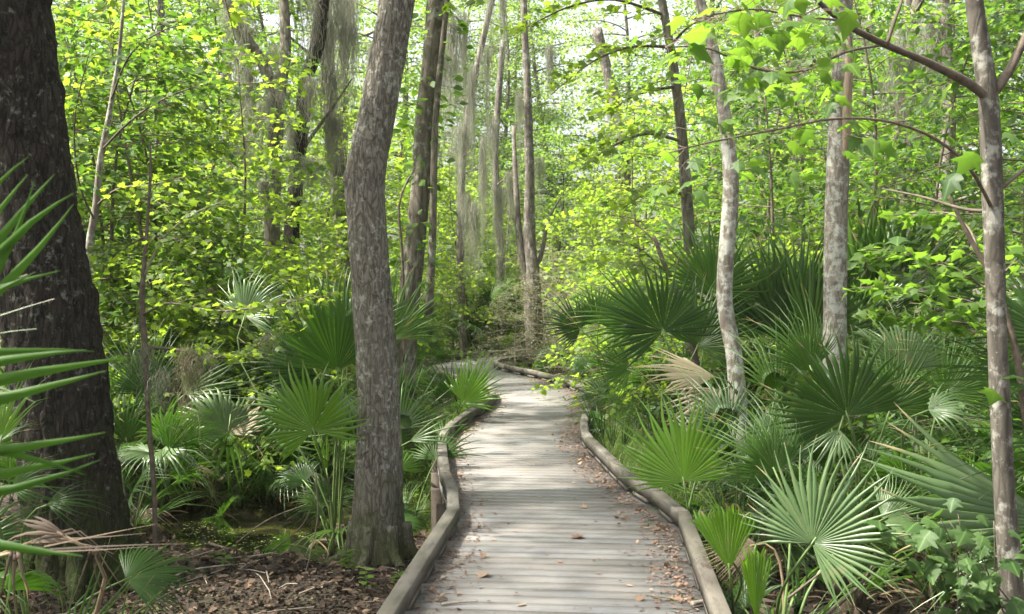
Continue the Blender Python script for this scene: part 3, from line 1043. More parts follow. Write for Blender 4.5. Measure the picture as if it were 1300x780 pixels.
# burl on its left side
V, Fs = tube(spline(np.array([(*P(452, 246, 8.85), .03), (*P(447, 236, 8.85), .052), (*P(445, 226, 8.85), .055), (*P(448, 214, 8.85), .04), (*P(455, 204, 8.85), .02)]), 12)[:, :3], spline(np.array([(0, 0, 0, .012), (0, 0, 1, .046), (0, 0, 2, .052), (0, 0, 3, .04), (0, 0, 4, .012)]), 12)[:, 3], 14, 0.08, 0.15, 4)
obj('burl', mk('burl', V - np.array(t2.location), Fs, M['bark_grey'], smooth=True), t2)
t3, S3 = hero_tree('tree', 'straight vine-clad trunk just behind the bent grey trunk',
    [(498, 583, 46), (512, 480, 36), (517, 400, 30), (524, 340, 29), (533, 250, 28), (540, 150, 27), (548, 80, 27), (554, 0, 27), (558, -50, 27), (566, -300, 20)], 14, M['bark_far'], sides=28, ridge=0.04, lump=0.06, seed=8)
t4, S4 = hero_tree('tree', 'forked moss-hung tree whose bare limb leans left over the thicket',
    [(343, 543, 30), (346, 430, 25), (345, 350, 23), (347, 230, 22), (350, 160, 21), (346, 118, 19), (332, 78, 16), (308, 40, 13), (286, 0, 12), (270, -30, 10), (240, -120, 6)], 17, M['bark_far'], sides=20, ridge=0.05, lump=0.06, seed=9)
limb(t4, [P(348, 150, 17), P(356, 110, 17), P(362, 60, 17.1), (P(360, 0, 17.2)), P(355, -80, 17.4)], .11, .05, M['bark_far'])
t5, S5 = hero_tree('tree', 'dark crooked trunk right of the forked moss-hung tree',
    [(366, 543, 30), (369, 330, 23), (374, 250, 21), (380, 190, 20), (384, 150, 21), (388, 105, 20), (396, 78, 21), (404, 52, 22), (410, 0, 18), (418, -60, 14)], 18, M['bark_dark'], sides=20, ridge=0.05, lump=0.08, seed=10)
limb(t5, [P(378, 200, 18), P(398, 170, 18), P(420, 140, 18), P(447, 100, 18.2)], .035, .012, M['bark_far'])
t7, S7 = hero_tree('tree', 'forked trunk rising from grey scrub at the boardwalk bend',
    [(682, 490, 30), (678, 420, 27), (675, 350, 22), (672, 290, 17), (672, 220, 14), (671, 150, 12), (667, 60, 10), (664, -20, 9), (660, -90, 6)], 24, M['bark_far'], sides=18, ridge=0.05, lump=0.08, seed=12)
limb(t7, [P(677, 400, 24), P(668, 350, 24), P(660, 310, 24), P(655, 240, 24.3), P(652, 160, 24.6)], .1, .04, M['bark_far'])
limb(t7, [P(676, 360, 24), P(688, 320, 24), P(696, 280, 24), P(712, 250, 24)], .06, .02, M['bark_far'])
t8, S8 = hero_tree('tree', 'slim pale wavy trunk between the fan palms right of the boardwalk',
    [(950, 674, 27), (938, 520, 24), (932, 450, 22), (921, 392, 21), (921, 340, 21), (927, 260, 21), (927, 210, 20), (920, 150, 18), (910, 90, 17), (897, 30, 15), (886, -10, 14), (868, -120, 11)], 10, M['bark_pale'], sides=24, ridge=0.015, lump=0.05, seed=14)
t9, S9 = hero_tree('tree', 'pale straight trunk with a long bare scar down its bark',
    [(1058, 645, 37), (1060, 500, 32), (1060, 400, 31), (1061, 300, 31), (1064, 200, 30), (1068, 110, 28), (1071, 0, 24), (1073, -50, 23), (1080, -250, 18)], 11, M['bark_pale'], sides=28, ridge=0.018, lump=0.04, seed=15)
# scar strip and a rolled bark lip
sc = spline(np.array([tuple(P(x, y, 10.905)) for x, y in ((1077, 45), (1077, 90), (1075, 130), (1074, 170), (1071, 205))]), 16)
V, Fs = tube(sc - np.array(t9.location), np.array([.012, .02, .03, .036, .04, .043, .045, .046, .047, .048, .05, .046, .04, .034, .024, .01]), 9, 0.1, 0.1, 4)
obj('scar', mk('scar', V, Fs, M['wood_scar'], smooth=True), t9)
t10, S10 = hero_tree('tree', 'near spotted slender trunk at the right edge throwing branches to the left',
    [(1306, 924, 33), (1288, 780, 31), (1276, 640, 28), (1269, 500, 26), (1265, 400, 25), (1260, 250, 27), (1255, 130, 26), (1244, 50, 24), (1236, -10, 22), (1225, -150, 17)], 5.6, M['bark_spot'], sides=28, ridge=0.012, lump=0.04, seed=16)
limb(t10, [P(1257, 128, 5.6), P(1232, 107, 5.55), P(1180, 80, 5.5), P(1120, 55, 5.4), P(1070, 28, 5.2), P(1030, -8, 5.1), P(1000, -60, 5.0)], .024, .008, M['twig'], 20)
limb(t10, [P(1262, 118, 5.6), P(1280, 92, 5.6), P(1300, 52, 5.6), P(1330, -10, 5.6)], .026, .016, M['twig'])
limb(t10, [P(1126, 57, 5.4), P(1136, 25, 5.4), P(1146, -5, 5.45), P(1150, -60, 5.5)], .010, .006, M['twig'])
SB = limb(t10, [P(1258, 262, 5.55), P(1232, 215, 5.4), P(1190, 178, 5.2), P(1130, 155, 4.9), P(1060, 151, 4.6), P(990, 164, 4.4), P(900, 181, 4.2), P(850, 194, 4.1)], .009, .003, M['twig'], 24)
SB2 = limb(t10, [P(1118, 58, 5.4), P(1075, 66, 5.0), P(1020, 90, 4.6), P(960, 88, 4.3), P(900, 62, 4.1), P(845, 60, 4.0)], .006, .003, M['twig'], 20)
SB3 = limb(t10, [P(1065, 26, 5.2), P(1010, 20, 4.7), P(950, 12, 4.4), P(880, 25, 4.2)], .006, .003, M['twig'], 20)
limb(t10, [P(1262, 268, 5.6), P(1225, 266, 5.7), P(1170, 250, 5.9), P(1120, 240, 6.1)], .010, .004, M['twig'], 12)
limb(t10, [P(1270, 240, 5.6), P(1300, 215, 5.6), P(1330, 180, 5.5)], .010, .006, M['twig'], 10)
# its big near leaves, one by one
lt_m = tmpl_maple()
leaf_meshes = []
for mname in ('fresh', 'lime', 'mid', 'deep'):
    g = G(90)
    V0, F0 = lt_m
    for q in range(2):
        V = V0.copy()
        V[:, 2] += -0.3 * V[:, 1] ** 2 * q + (0.25 if q else -0.18) * V[:, 0] * V[:, 1]
        D = np.full((len(V), 4), 0.35 + .3 * q)
        D[:, 2] = 1 - np.abs(V0[:, 0])
        leaf_meshes.append(mk('leaf', V * np.array([1, 1, 1.4]), F0, M[mname], D))
g = G(21)


def hang_leaf(root, p, size, az, pitch, roll, mesh):
    a = Vector((math.cos(az) * math.cos(pitch), math.sin(az) * math.cos(pitch), math.sin(pitch)))
    m3 = frame(a, Vector((0, 0, 1))) @ Matrix.Rotation(roll, 3, 'Y')
    m = m3.to_4x4() @ Matrix.Scale(size, 4)
    m.translation = Vector(p) - root.location
    return obj('leaf', mesh, root, mat4=m)


def stalk_to(root, S, p):
    d2 = np.linalg.norm(S - np.array(p), axis=1)
    q = S[int(np.argmin(d2))]
    return [tube(np.array([q, (q + np.array(p)) / 2 + (0, 0, 0.015), np.array(p)]) - np.array(root.location), [.0018, .0014, .001], 3, cap=False)]


stalks = []
for S, n, spread, lo in ((SB, 40, 26, 9), (SB2, 60, 34, 5), (SB3, 56, 36, 4)):
    for i in range(n):
        k = int(len(S) * (0.42 + 0.58 * (i + g.random()) / n)) if lo > 5 else int(len(S) * (0.25 + 0.75 * (i + g.random()) / n))
        p = S[min(k, len(S) - 1)] + np.array([g.normal(0, 0.07), g.normal(0, 0.22), g.normal(-0.03, 0.075)])
        mi = int(g.choice([0, 0, 0, 0, 0, 2, 2, 2])) * 2 + int(g.integers(2))
        hang_leaf(t10, p, g.uniform(0.062, 0.108), g.uniform(0, 6.28), g.normal(-0.35, 0.35), g.normal(0, 0.4), leaf_meshes[mi])
        stalks += stalk_to(t10, S, p)
for (x, y, d, s_) in ((1240, 195, 4.9, .13), (1215, 220, 4.8, .12), (1275, 168, 4.9, .12), (1000, 195, 4.2, .075), (968, 198, 4.1, .07), (988, 92, 4.3, .075), (880, 230, 4.0, .085), (1290, 480, 4.6, .11), (1262, 495, 4.5, .11), (1140, 300, 6.0, .12)):
    hang_leaf(t10, P(x, y, d), s_, g.uniform(0, 6.28), g.normal(-0.3, 0.3), g.normal(0, 0.5), leaf_meshes[int(g.choice([4, 5, 6, 7]))])
V, Fs, _ = join(stalks)
obj('leaf_stalks', mk('leaf_stalks', V, Fs, M['twig']), t10, kind='stuff')

# vines on the straight trunk
g = G(31)
idx = g.integers(10, len(S3) - 25, 420)
a = g.uniform(0, 6.28, 420)
pos = S3[idx][:, :3] + np.stack([np.cos(a), np.sin(a), np.zeros(420)], -1) * (S3[idx][:, 3:] + g.uniform(0.02, 0.28, (420, 1)))
V, Fs, D = scatter(tmpl_oval(0.3), pos, a + g.normal(0, .5, 420), g.normal(-0.2, .35, 420), g.normal(0, .4, 420), g.uniform(.09, .17, 420), r=g.uniform(0, 1, 420))
obj('vine_foliage', mk('vine_foliage', V - np.array(t3.location), Fs, M['fresh'], D), t3, kind='stuff')
limb(t3, [P(545, 400, 13.8), P(549, 300, 13.8), P(553, 150, 13.8), P(566, 20, 13.8), P(575, -60, 13.8)], .05, .03, M['bark_far'])
limb(t3, [P(514, 460, 13.7), P(511, 330, 13.6), P(506, 270, 13.6), P(512, 240, 13.7), P(526, 215, 13.8)], .022, .012, M['twig'])

# ------------------------------------------------------------------ prototype saplings and canopy trees
lt_far, lt_oval, lt_lobe = tmpl_far(), tmpl_oval(), tmpl_lobe()
GR_S, GR_T = 'saplings of the forest understory', 'tall trees of the forest behind'
protos = {}


def proto(key, *a, **k):
    protos[key] = [make_sapling(*a, **k), 0]


proto('lime_low', 'sapling', G(41), 2.6, 1.6, 22, lt_lobe, 0.085, M['lime'], M['twig'], crown0=0.25, per=8, step=0.10, tw=.42, rise=(0.0, .35))
proto('lime_tall', 'sapling', G(42), 5.2, 2.1, 30, lt_lobe, 0.095, M['lime'], M['twig'], crown0=0.25, per=9, step=0.12, tw=0.5, rise=(0.0, .35))
proto('fresh_tall', 'sapling', G(43), 6.2, 2.2, 32, lt_oval, 0.12, M['fresh'], M['twig'], crown0=0.22, per=9, step=0.13, tw=0.55, rise=(0.05, .4))
proto('mid_tall', 'sapling', G(44), 5.0, 1.9, 30, lt_oval, 0.13, M['mid'], M['twig'], crown0=0.2, per=8, step=0.13, tw=0.5)
proto('shrub', 'shrub', G(45), 1.3, 0.8, 30, lt_oval, 0.075, M['mid'], M['twig'], crown0=0.05, per=5, step=0.09, tw=0.25)
proto('scrub', 'shrub', G(46), 2.3, 1.0, 46, lt_far, 0.045, M['scrub'], M['twig_pale'], crown0=0.08, per=7, step=0.07, tw=0.3)
proto('canopy_lime', 'tree', G(51), 11.5, 3.6, 46, lt_far, 0.10, M['hazed_leaf'], M['bark_far'], crown0=0.24, per=26, step=0.2, tw=0.8, r0=0.13)
proto('canopy_fresh', 'tree', G(52), 13.0, 3.8, 48, lt_far, 0.105, M['fresh'], M['bark_far'], crown0=0.22, per=26, step=0.2, tw=0.85, r0=0.16)
proto('canopy_mid', 'tree', G(53), 10.5, 3.2, 42, lt_far, 0.10, M['mid'], M['bark_far'], crown0=0.3, per=24, step=0.2, tw=0.75, r0=0.14)
PH = {'lime_low': 'low lime-leaved sapling', 'lime_tall': 'tall lime-leaved sapling', 'fresh_tall': 'tall fresh green sapling', 'mid_tall': 'tall mid green sapling',
      'shrub': 'low leafy green shrub', 'scrub': 'grey-green twiggy scrub bush', 'canopy_lime': 'haze-pale forest tree', 'canopy_fresh': 'fresh green forest tree', 'canopy_mid': 'darker green forest tree'}


def plant(key, px, d, scale=1.0, rot=None, grp=None):
    pr = protos[key]
    x = (px - CX) / F * d
    rot = rnd.uniform(0, 6.28) if rot is None else rot
    loc = (x, d, gz(x, d))
    if pr[1] == 0:
        o = pr[0]
        PARTS[o.name] = kids(o)
        o.location, o.rotation_euler, o.scale = loc, (0, 0, rot), (scale,) * 3
    else:
        o = dup(pr[0], loc, rot, scale)
    pr[1] += 1
    o['category'] = 'shrub' if key in ('shrub', 'scrub') else 'tree'
    o['group'] = grp or (GR_T if key.startswith('canopy') else 'bushes of the forest understory' if key in ('shrub', 'scrub') else GR_S)
    AUTO.append((o, PH[key], x, d))
    return o


# left thicket
for k, px, d, s_ in (('lime_low', 165, 12.4, 1.0), ('lime_low', 262, 13.4, 1.05), ('lime_tall', 205, 13.0, 1.0), ('lime_tall', 130, 14.5, 1.0), ('lime_low', 330, 12.6, 1.05),
                     ('lime_tall', 285, 15.5, 1.0), ('fresh_tall', 150, 14.2, 0.85), ('mid_tall', 215, 13.2, 1.0), ('mid_tall', 125, 13.0, 1.05), ('fresh_tall', 245, 18, 1.1), ('lime_low', 400, 14.5, 1.0),
                     ('lime_tall', 90, 17.5, 1.1), ('fresh_tall', 180, 20, 1.2), ('lime_tall', 315, 20, 1.1), ('lime_low', 425, 17.5, 1.2), ('lime_tall', 455, 21, 1.05), ('fresh_tall', 395, 22.5, 1.1),
                     ('shrub', 395, 15, 1.2), ('shrub', 300, 17, 1.4), ('shrub', 190, 16, 1.4), ('mid_tall', 20, 14, 1.1), ('fresh_tall', -60, 13, 1.1)):
    plant(k, px, d, s_)
# centre, beyond the bend
for k, px, d, s_ in (('scrub', 655, 23.2, 0.9), ('scrub', 700, 23.8, 1.0), ('scrub', 735, 22, 0.9), ('scrub', 715, 27.0, 1.3), ('lime_low', 790, 26.0, 1.1), ('lime_low', 600, 29, 1.2), ('lime_tall', 575, 31, 1.0), ('lime_tall', 760, 30, 1.1),
                     ('fresh_tall', 620, 34, 1.2), ('fresh_tall', 705, 35, 1.1), ('lime_tall', 665, 33, 1.0), ('lime_tall', 598, 28.6, 1.1), ('fresh_tall', 636, 30.5, 1.0), ('lime_tall', 485, 24, 1.1), ('shrub', 530, 27.5, 1.4), ('shrub', 620, 28.5, 1.5), ('scrub', 500, 21.5, 0.9),
                     ('lime_tall', 525, 27, 1.1), ('scrub', 690, 30, 1.3), ('mid_tall', 640, 38, 1.4), ('lime_tall', 805, 27, 1.2)):
    plant(k, px, d, s_)
# right side
for k, px, d, s_ in (('lime_low', 850, 19.5, 1.05), ('lime_low', 838, 16, 1.0), ('lime_tall', 830, 21, 1.1), ('fresh_tall', 880, 18, 1.0), ('lime_tall', 905, 24, 1.2), ('mid_tall', 985, 15.5, 1.1), ('mid_tall', 1030, 19, 1.3),
                     ('fresh_tall', 1110, 15, 1.0), ('mid_tall', 1170, 12.5, 1.0), ('fresh_tall', 1210, 18, 1.3), ('lime_low', 960, 13, 1.0), ('mid_tall', 1290, 11, 1.0), ('fresh_tall', 960, 21, 1.2), ('lime_tall', 1060, 23, 1.3),
                     ('mid_tall', 1350, 14, 1.2), ('fresh_tall', 1330, 17, 1.3), ('shrub', 860, 12.8, 1.0), ('shrub', 1150, 9.2, 1.1), ('mid_tall', 1120, 23, 1.4), ('lime_low', 1010, 12.5, 1.0)):
    plant(k, px, d, s_)
# tall trees behind
for k, px, d, s_ in (('canopy_lime', 90, 25, 1.0), ('canopy_fresh', 190, 29, 1.0), ('canopy_lime', 280, 33, 1.1), ('canopy_mid', 370, 29, 1.0), ('canopy_lime', 455, 35, 1.1), ('canopy_fresh', 520, 41, 1.2), ('canopy_lime', 590, 44, 1.2),
                     ('canopy_mid', 665, 47, 1.3), ('canopy_lime', 625, 39, 1.05), ('canopy_fresh', 715, 43, 1.1), ('canopy_lime', 820, 34, 1.1), ('canopy_fresh', 900, 31, 1.1), ('canopy_mid', 990, 28, 1.1), ('canopy_lime', 1060, 32, 1.1), ('canopy_fresh', 1140, 28, 1.0),
                     ('canopy_mid', 1225, 25, 1.0), ('canopy_fresh', 1310, 27, 1.1), ('canopy_mid', 10, 29, 1.1), ('canopy_fresh', -90, 24, 1.0), ('canopy_lime', 400, 45, 1.3), ('canopy_mid', 130, 42, 1.3), ('canopy_lime', 960, 43, 1.3), ('canopy_mid', 1200, 42, 1.3),
                     ('canopy_fresh', 250, 48, 1.4), ('canopy_fresh', 1080, 50, 1.4), ('canopy_mid', 1400, 22, 1.0)):
    plant(k, px, d, s_)
for k, x, y, s_ in (('canopy_fresh', -9.5, 8.0, .9), ('canopy_mid', -6.6, 4.2, .9), ('canopy_lime', 7.0, 5.0, .9), ('canopy_mid', 9.0, 9.5, .95)):  # unseen trees added beside the view to block sky and shade the banks
    plant(k, CX + x / max(y, .1) * F, y, s_) if y > 0 else None
# crowns of the trees whose trunks fill the view (above the frame; they shade the ground)
crown_src = {k: {c.name.split('.')[0]: c for c in protos[k][0].children} for k in ('canopy_fresh', 'canopy_mid', 'canopy_lime', 'lime_tall', 'fresh_tall')}


def top_crown(root, x, y, z, key, scale, rot):
    for part in ('crown', 'twigs'):
        o = obj(part, crown_src[key][part].data, root, (x - root.location.x, y - root.location.y, z - root.location.z - 3.4 * scale), kind='stuff')
        o.scale, o.rotation_euler = (scale,) * 3, (0, 0, rot)


top_crown(t1, S1[-1][0] - .9, S1[-1][1] - 1.9, 8.6, 'lime_tall', 1.45, 2.2)
top_crown(t2, S2[-1][0] - 1.6, S2[-1][1] + .9, 8.4, 'lime_tall', 1.5, 1.9)
top_crown(t3, S3[-1][0] - 1.7, S3[-1][1] - 1, 8.6, 'lime_tall', 1.5, 2.9)
top_crown(t9, S9[-1][0], S9[-1][1], 5.5, 'canopy_fresh', 0.7, 0.9)

# leafy branches one can follow
g = G(61)
b1 = hero_tree('sapling', 'thin pale-stemmed sapling just right of the broad dark trunk', [(108, 700, 12), (110, 440, 10), (111, 330, 10), (122, 260, 10), (128, 200, 9), (140, 140, 7), (152, 60, 5), (160, -40, 4)], 10, M['bark_pale'], n=40, sides=10, ridge=0, lump=0.1, seed=3)[0]
b1['group'] = GR_S
leafy_limb(b1, g, [P(122, 262, 10), P(150, 240, 9.8), P(190, 235, 9.6), P(235, 225, 9.4)], .012, .004, M['twig'], lt_lobe, M['lime'], 0.08)
leafy_limb(b1, g, [P(130, 190, 10), P(170, 150, 9.7), P(220, 120, 9.5), P(270, 105, 9.2)], .012, .004, M['twig'], lt_oval, M['mid'], 0.12, tw_len=0.35)
leafy_limb(b1, g, [P(140, 130, 10), P(165, 70, 9.8), P(205, 40, 9.5), P(240, 30, 9.3)], .010, .004, M['twig'], lt_oval, M['mid'], 0.12, tw_len=0.35)
leafy_limb(b1, g, [P(120, 280, 10), P(100, 230, 9.6), P(95, 150, 9.3), P(115, 60, 9.2)], .010, .004, M['twig'], lt_oval, M['mid'], 0.11, tw_len=0.3)
b2 = hero_tree('sapling', 'dark low sapling whose lime branch reaches towards the bent trunk', [(196, 640, 7), (188, 520, 7), (184, 440, 9), (180, 380, 8), (186, 300, 5), (191, 220, 4), (190, 180, 3)], 8.3, M['twig'], n=40, sides=10, ridge=0.03, lump=0.1, seed=4)[0]
b2['group'] = GR_S
leafy_limb(b2, g, [P(183, 440, 8.3), P(230, 445, 8.1), P(290, 455, 7.9), P(340, 430, 7.7), P(380, 395, 7.6)], .012, .003, M['twig'], lt_lobe, M['lime'], 0.062, tw_len=0.28, step=0.05, per=6)
leafy_limb(b2, g, [P(182, 400, 8.3), P(215, 385, 8.0), P(270, 395, 7.8), P(330, 390, 7.6), P(420, 375, 7.5)], .010, .003, M['twig'], lt_lobe, M['lime'], 0.062, tw_len=0.3, step=0.05, per=6)
leafy_limb(b2, g, [P(183, 350, 8.3), P(210, 300, 8.2), P(250, 270, 8.0), P(300, 250, 7.8)], .009, .003, M['twig_pale'], lt_lobe, M['lime'], 0.06, tw_len=0.28, step=0.06)
leafy_limb(b2, g, [P(186, 300, 8.3), P(150, 320, 8.5), P(130, 345, 8.8)], .008, .003, M['twig'], lt_lobe, M['lime'], 0.06, tw_len=0.28, step=0.06)
b3 = hero_tree('sapling', 'lime maple sapling pushed against the near spotted trunk among palm fronds', [(1330, 800, 12), (1310, 600, 11), (1290, 450, 10), (1262, 360, 9), (1230, 300, 6), (1200, 240, 4)], 6.3, M['twig'], n=30, sides=8, ridge=0, lump=0.08, seed=4)[0]
b3['group'] = GR_S
for pts in ([(1270, 380, 6.3), (1210, 340, 6.4), (1150, 320, 6.4), (1090, 318, 6.4)], [(1275, 400, 6.3), (1220, 380, 6.2), (1160, 370, 6.1), (1095, 365, 6.0)], [(1280, 420, 6.3), (1220, 410, 6.2), (1165, 405, 6.2), (1110, 398, 6.1)],
            [(1245, 330, 6.3), (1230, 290, 6.5), (1200, 270, 6.6), (1150, 275, 6.8)], [(1262, 360, 6.3), (1290, 330, 6.2), (1310, 300, 6.1), (1340, 280, 6)]):
    leafy_limb(b3, g, [P(*p) for p in pts], .007, .003, M['twig'], lt_m, M['fresh'], 0.085, tw_len=0.26, step=0.055, per=5, start=0.1)
b4 = hero_tree('sapling', 'lime sapling leaning over the palm fronds left of the slim wavy trunk', [(905, 640, 10), (890, 500, 10), (870, 400, 9), (845, 340, 7), (830, 300, 5)], 11.5, M['twig'], n=30, sides=8, ridge=0, lump=0.08, seed=6)[0]
b4['group'] = GR_S
for pts in ([(868, 395, 11.5), (830, 345, 11.3), (790, 335, 11.2), (745, 330, 11.1)], [(850, 350, 11.5), (810, 315, 11.4), (770, 305, 11.3)], [(845, 345, 11.5), (880, 320, 11.3), (910, 325, 11)], [(835, 310, 11.5), (800, 280, 11.6), (760, 270, 11.8)]):
    leafy_limb(b4, g, [P(*p) for p in pts], .009, .003, M['twig'], lt_lobe, M['lime'], 0.085, tw_len=0.34, step=0.07, per=5, start=0.1)
b5 = hero_tree('tree', 'lime maple arching its yellow-green boughs over the far boardwalk', [(880, 600, 20), (878, 400, 17), (872, 250, 15), (860, 120, 13), (840, 0, 11), (815, -120, 8)], 14.5, M['bark_far'], n=40, sides=12, ridge=0, lump=0.06, seed=7)[0]
for pts in ([(850, 60, 14.5), (800, 60, 14.2), (750, 80, 14.0), (700, 120, 13.8)], [(845, 20, 14.5), (780, 0, 14.3), (720, 10, 14.2), (660, 40, 14)], [(866, 180, 14.5), (820, 170, 14.2), (770, 190, 13.8), (740, 215, 13.6)], [(858, 110, 14.5), (810, 120, 14), (760, 150, 13.4)],
            [(838, -20, 14.5), (760, -40, 14), (650, -20, 13.5), (590, 10, 13)], [(873, 250, 14.5), (835, 240, 14), (790, 265, 13.6)], [(850, 60, 14.5), (880, 30, 14), (930, 20, 13.5)]):
    leafy_limb(b5, g, [P(*p) for p in pts], .022, .005, M['twig'], lt_lobe, M['lime'], 0.115, tw_len=0.6, step=0.1, per=6, start=0.08, n=18)

# background trunks
GR_BT = 'bare trunks standing in the forest behind'
for px, d, w, top, key in ((300, 22, 15, 9, 'far'), (425, 21, 22, 9, 'far'), (440, 25, 16, 10, 'far'), (590, 27, 10, 9, 'far'), (637, 28, 10, 8, 'far'), (783, 31, 18, 9, 'far'), (1145, 18, 16, 8, 'far'), (1156, 21, 14, 8, 'far'), (1196, 16, 19, 7, 'far'),
                          (1098, 25, 9, 9, 'far'), (965, 24, 10, 9, 'far'), (1010, 27, 14, 9, 'far'), (225, 24, 12, 9, 'far')):
    x = (px - CX) / F * d
    z = gz(x, d)
    g = G(px)
    r = w / 2 / F * d
    o = thing('tree', 'x', 'tree', (x, d, z), group=GR_BT)
    pts = spline(np.array([(0, 0, -.1), (g.normal(0, .08), 0, top * .3), (g.normal(0, .18), g.normal(0, .1), top * .65), (g.normal(0, .3), 0, top)]), 24)
    V, Fs = tube(pts, np.linspace(r * 1.15, r * 0.7, 24), 14, 0.04, 0.08, px)
    obj('trunk', mk('trunk', V, Fs, M['bark_far'], smooth=True), o)
    for q in range(3):
        zz = g.uniform(.35, .9)
        k = int(zz * 23)
        az = g.uniform(0, 6.28)
        p0 = pts[k]
        L = g.uniform(.5, 1.3)
        Sb = spline(np.array([p0, p0 + (math.cos(az) * L * .5, math.sin(az) * L * .5, .15 * L), p0 + (math.cos(az) * L, math.sin(az) * L, .5 * L)]), 8)
        V, Fs = tube(Sb, np.linspace(r * .3, .008, 8), 5)
        obj('limb', mk('limb', V, Fs, M['bark_far'], smooth=True), o)
    AUTO.append((o, 'bare grey trunk', x, d))

# the far wood behind everything, one mass
g = G(71)
n = 90000
ang = g.uniform(-1.0, 1.0, n)
rad = g.uniform(50, 74, n)
zz = g.uniform(0, 1, n) ** 1.1 * 16 - 0.3
cl = np.sin(ang * 37) + np.sin(ang * 61 + zz * .7) + np.sin(zz * 1.1 + ang * 20) + .7 * np.sin(ang * 140 + zz * 2.1)
keep = cl > -1.2 + zz * .15
px_, py_ = np.sin(ang) * rad, np.cos(ang) * rad
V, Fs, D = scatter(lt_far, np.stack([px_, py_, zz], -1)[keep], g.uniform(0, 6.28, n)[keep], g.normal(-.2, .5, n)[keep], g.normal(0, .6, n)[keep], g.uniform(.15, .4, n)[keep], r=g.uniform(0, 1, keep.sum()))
o = obj('distant_woods', mk('distant_woods', V, Fs, M['hazed_leaf'], D), kind='stuff')
o['label'] = 'haze-pale green wood far behind, read as one leafy mass'

# ------------------------------------------------------------------ palmettos: those one can point to
Pm = {}


def HF(p, *a, **k):
    return hero_frond(p, tuple(p.location + Vector((rnd.uniform(-.05, .05), rnd.uniform(-.05, .05), 0.1))), *a, **k)


# right of the walk, near to far
p = palm('pale fan palmetto spread wide open at lower right beneath darker fronds', 1000, 6.0)
HF(p, 1031, 690, 5.3, 58, 142, tilt=8, arc=256, mat='frond_pale', want=(-0.3, -1, 0.5), fuse=0.5, droop=0.0, vee=0.12, tipd=0.05, nseg=38, side=0.42, broken=0.0, fold=0.8)
HF(p, 1120, 660, 6.3, 20, 95, tilt=-10, arc=150, mat='frond_pale', fuse=0.4)
HF(p, 985, 600, 6.3, 120, 110, tilt=5, arc=170, mat='frond', fuse=0.4, tipd=0.4)
HF(p, 960, 690, 6.1, 200, 80, tilt=10, arc=120, mat='frond_dead', droop=.6, pet='petiole_dead')
fill_fronds(p, G(101), 2, 1.2, 3.0, ln=(.3, .6), R=(.35, .5), dead=7)
straps(p, G(501), 7, 0.3, 2.8)

p = palm('small bright folded fan palmetto close to the right kerb', 932, 6.2, stem=0.05)
HF(p, 926, 724, 5.75, 96, 84, tilt=0, arc=68, mat='frond_bright', want=(-0.35, -1, 0.1), fuse=0.86, nseg=17, droop=0.0, vee=0.05, tipd=0.01, blunt=0.4, broken=0, side=0.0, fold=0.9)
HF(p, 922, 706, 5.8, 142, 48, tilt=0, arc=26, mat='frond_bright', fuse=0.3, nseg=4, droop=0, tipd=.05)
p = palm('narrow closed young palmetto at the bottom edge beside the right kerb', 962, 5.9, stem=0.05)
HF(p, 960, 790, 5.5, 91, 96, tilt=0, arc=30, mat='frond_bright', fuse=0.88, nseg=11, droop=0.0, vee=0.5, tipd=0.02, blunt=0.4, broken=0, side=0.02, fold=0.9)

p = palm('bright lime-green upright fan palmetto beside the right kerb bend', 872, 7.9, stem=0.05)
HF(p, 868, 612, 7.8, 100, 132, tilt=-6, arc=190, mat='frond_bright', want=(-0.55, -0.9, 0.3), fuse=0.5, nseg=30, droop=0.02, vee=0.12, tipd=0.06, side=0.42, broken=0.03)
HF(p, 900, 560, 8.2, 70, 110, tilt=-5, arc=90, mat='frond', fuse=0.3, nseg=16, tipd=0.3)

p = palm('loose palmetto with drooping narrow pale leaflets behind the lime fan', 935, 8.4)
for (hx, hy, an, R_, ar, m_) in ((925, 540, 110, 110, 130, 'frond_pale'), (900, 590, 95, 130, 70, 'frond_pale'), (985, 500, 95, 120, 120, 'frond'), (955, 600, 60, 110, 120, 'frond_pale'), (930, 590, 120, 120, 90, 'frond'), (1000, 590, 100, 120, 160, 'frond_pale')):
    HF(p, hx, hy, 8.2 + rnd.uniform(-.4, .4), an, R_, tilt=rnd.uniform(-10, 25), arc=ar, mat=m_, fuse=0.28, nseg=int(ar / 7), droop=.12, tipd=.5, broken=.25)
fill_fronds(p, G(102), 3, ln=(.4, .8), dead=11)
straps(p, G(502), 12)

p = palm('straw-coloured withered fan palmetto lying over the grass right of the boardwalk', 915, 9.0)
HF(p, 908, 478, 8.6, 172, 112, tilt=15, arc=80, mat='frond_straw', want=(0.1, -0.5, 0.8), fuse=0.55, nseg=16, droop=0.05, tipd=0.05, broken=0.05)
HF(p, 915, 495, 8.7, 215, 90, tilt=10, arc=90, mat='frond_straw', fuse=0.5, nseg=12, droop=.2)
HF(p, 880, 560, 8.9, 250, 60, tilt=10, arc=90, mat='frond_dead', fuse=0.5, nseg=12, droop=.3)
fill_fronds(p, G(103), 2, dead=5)
straps(p, G(503), 8)

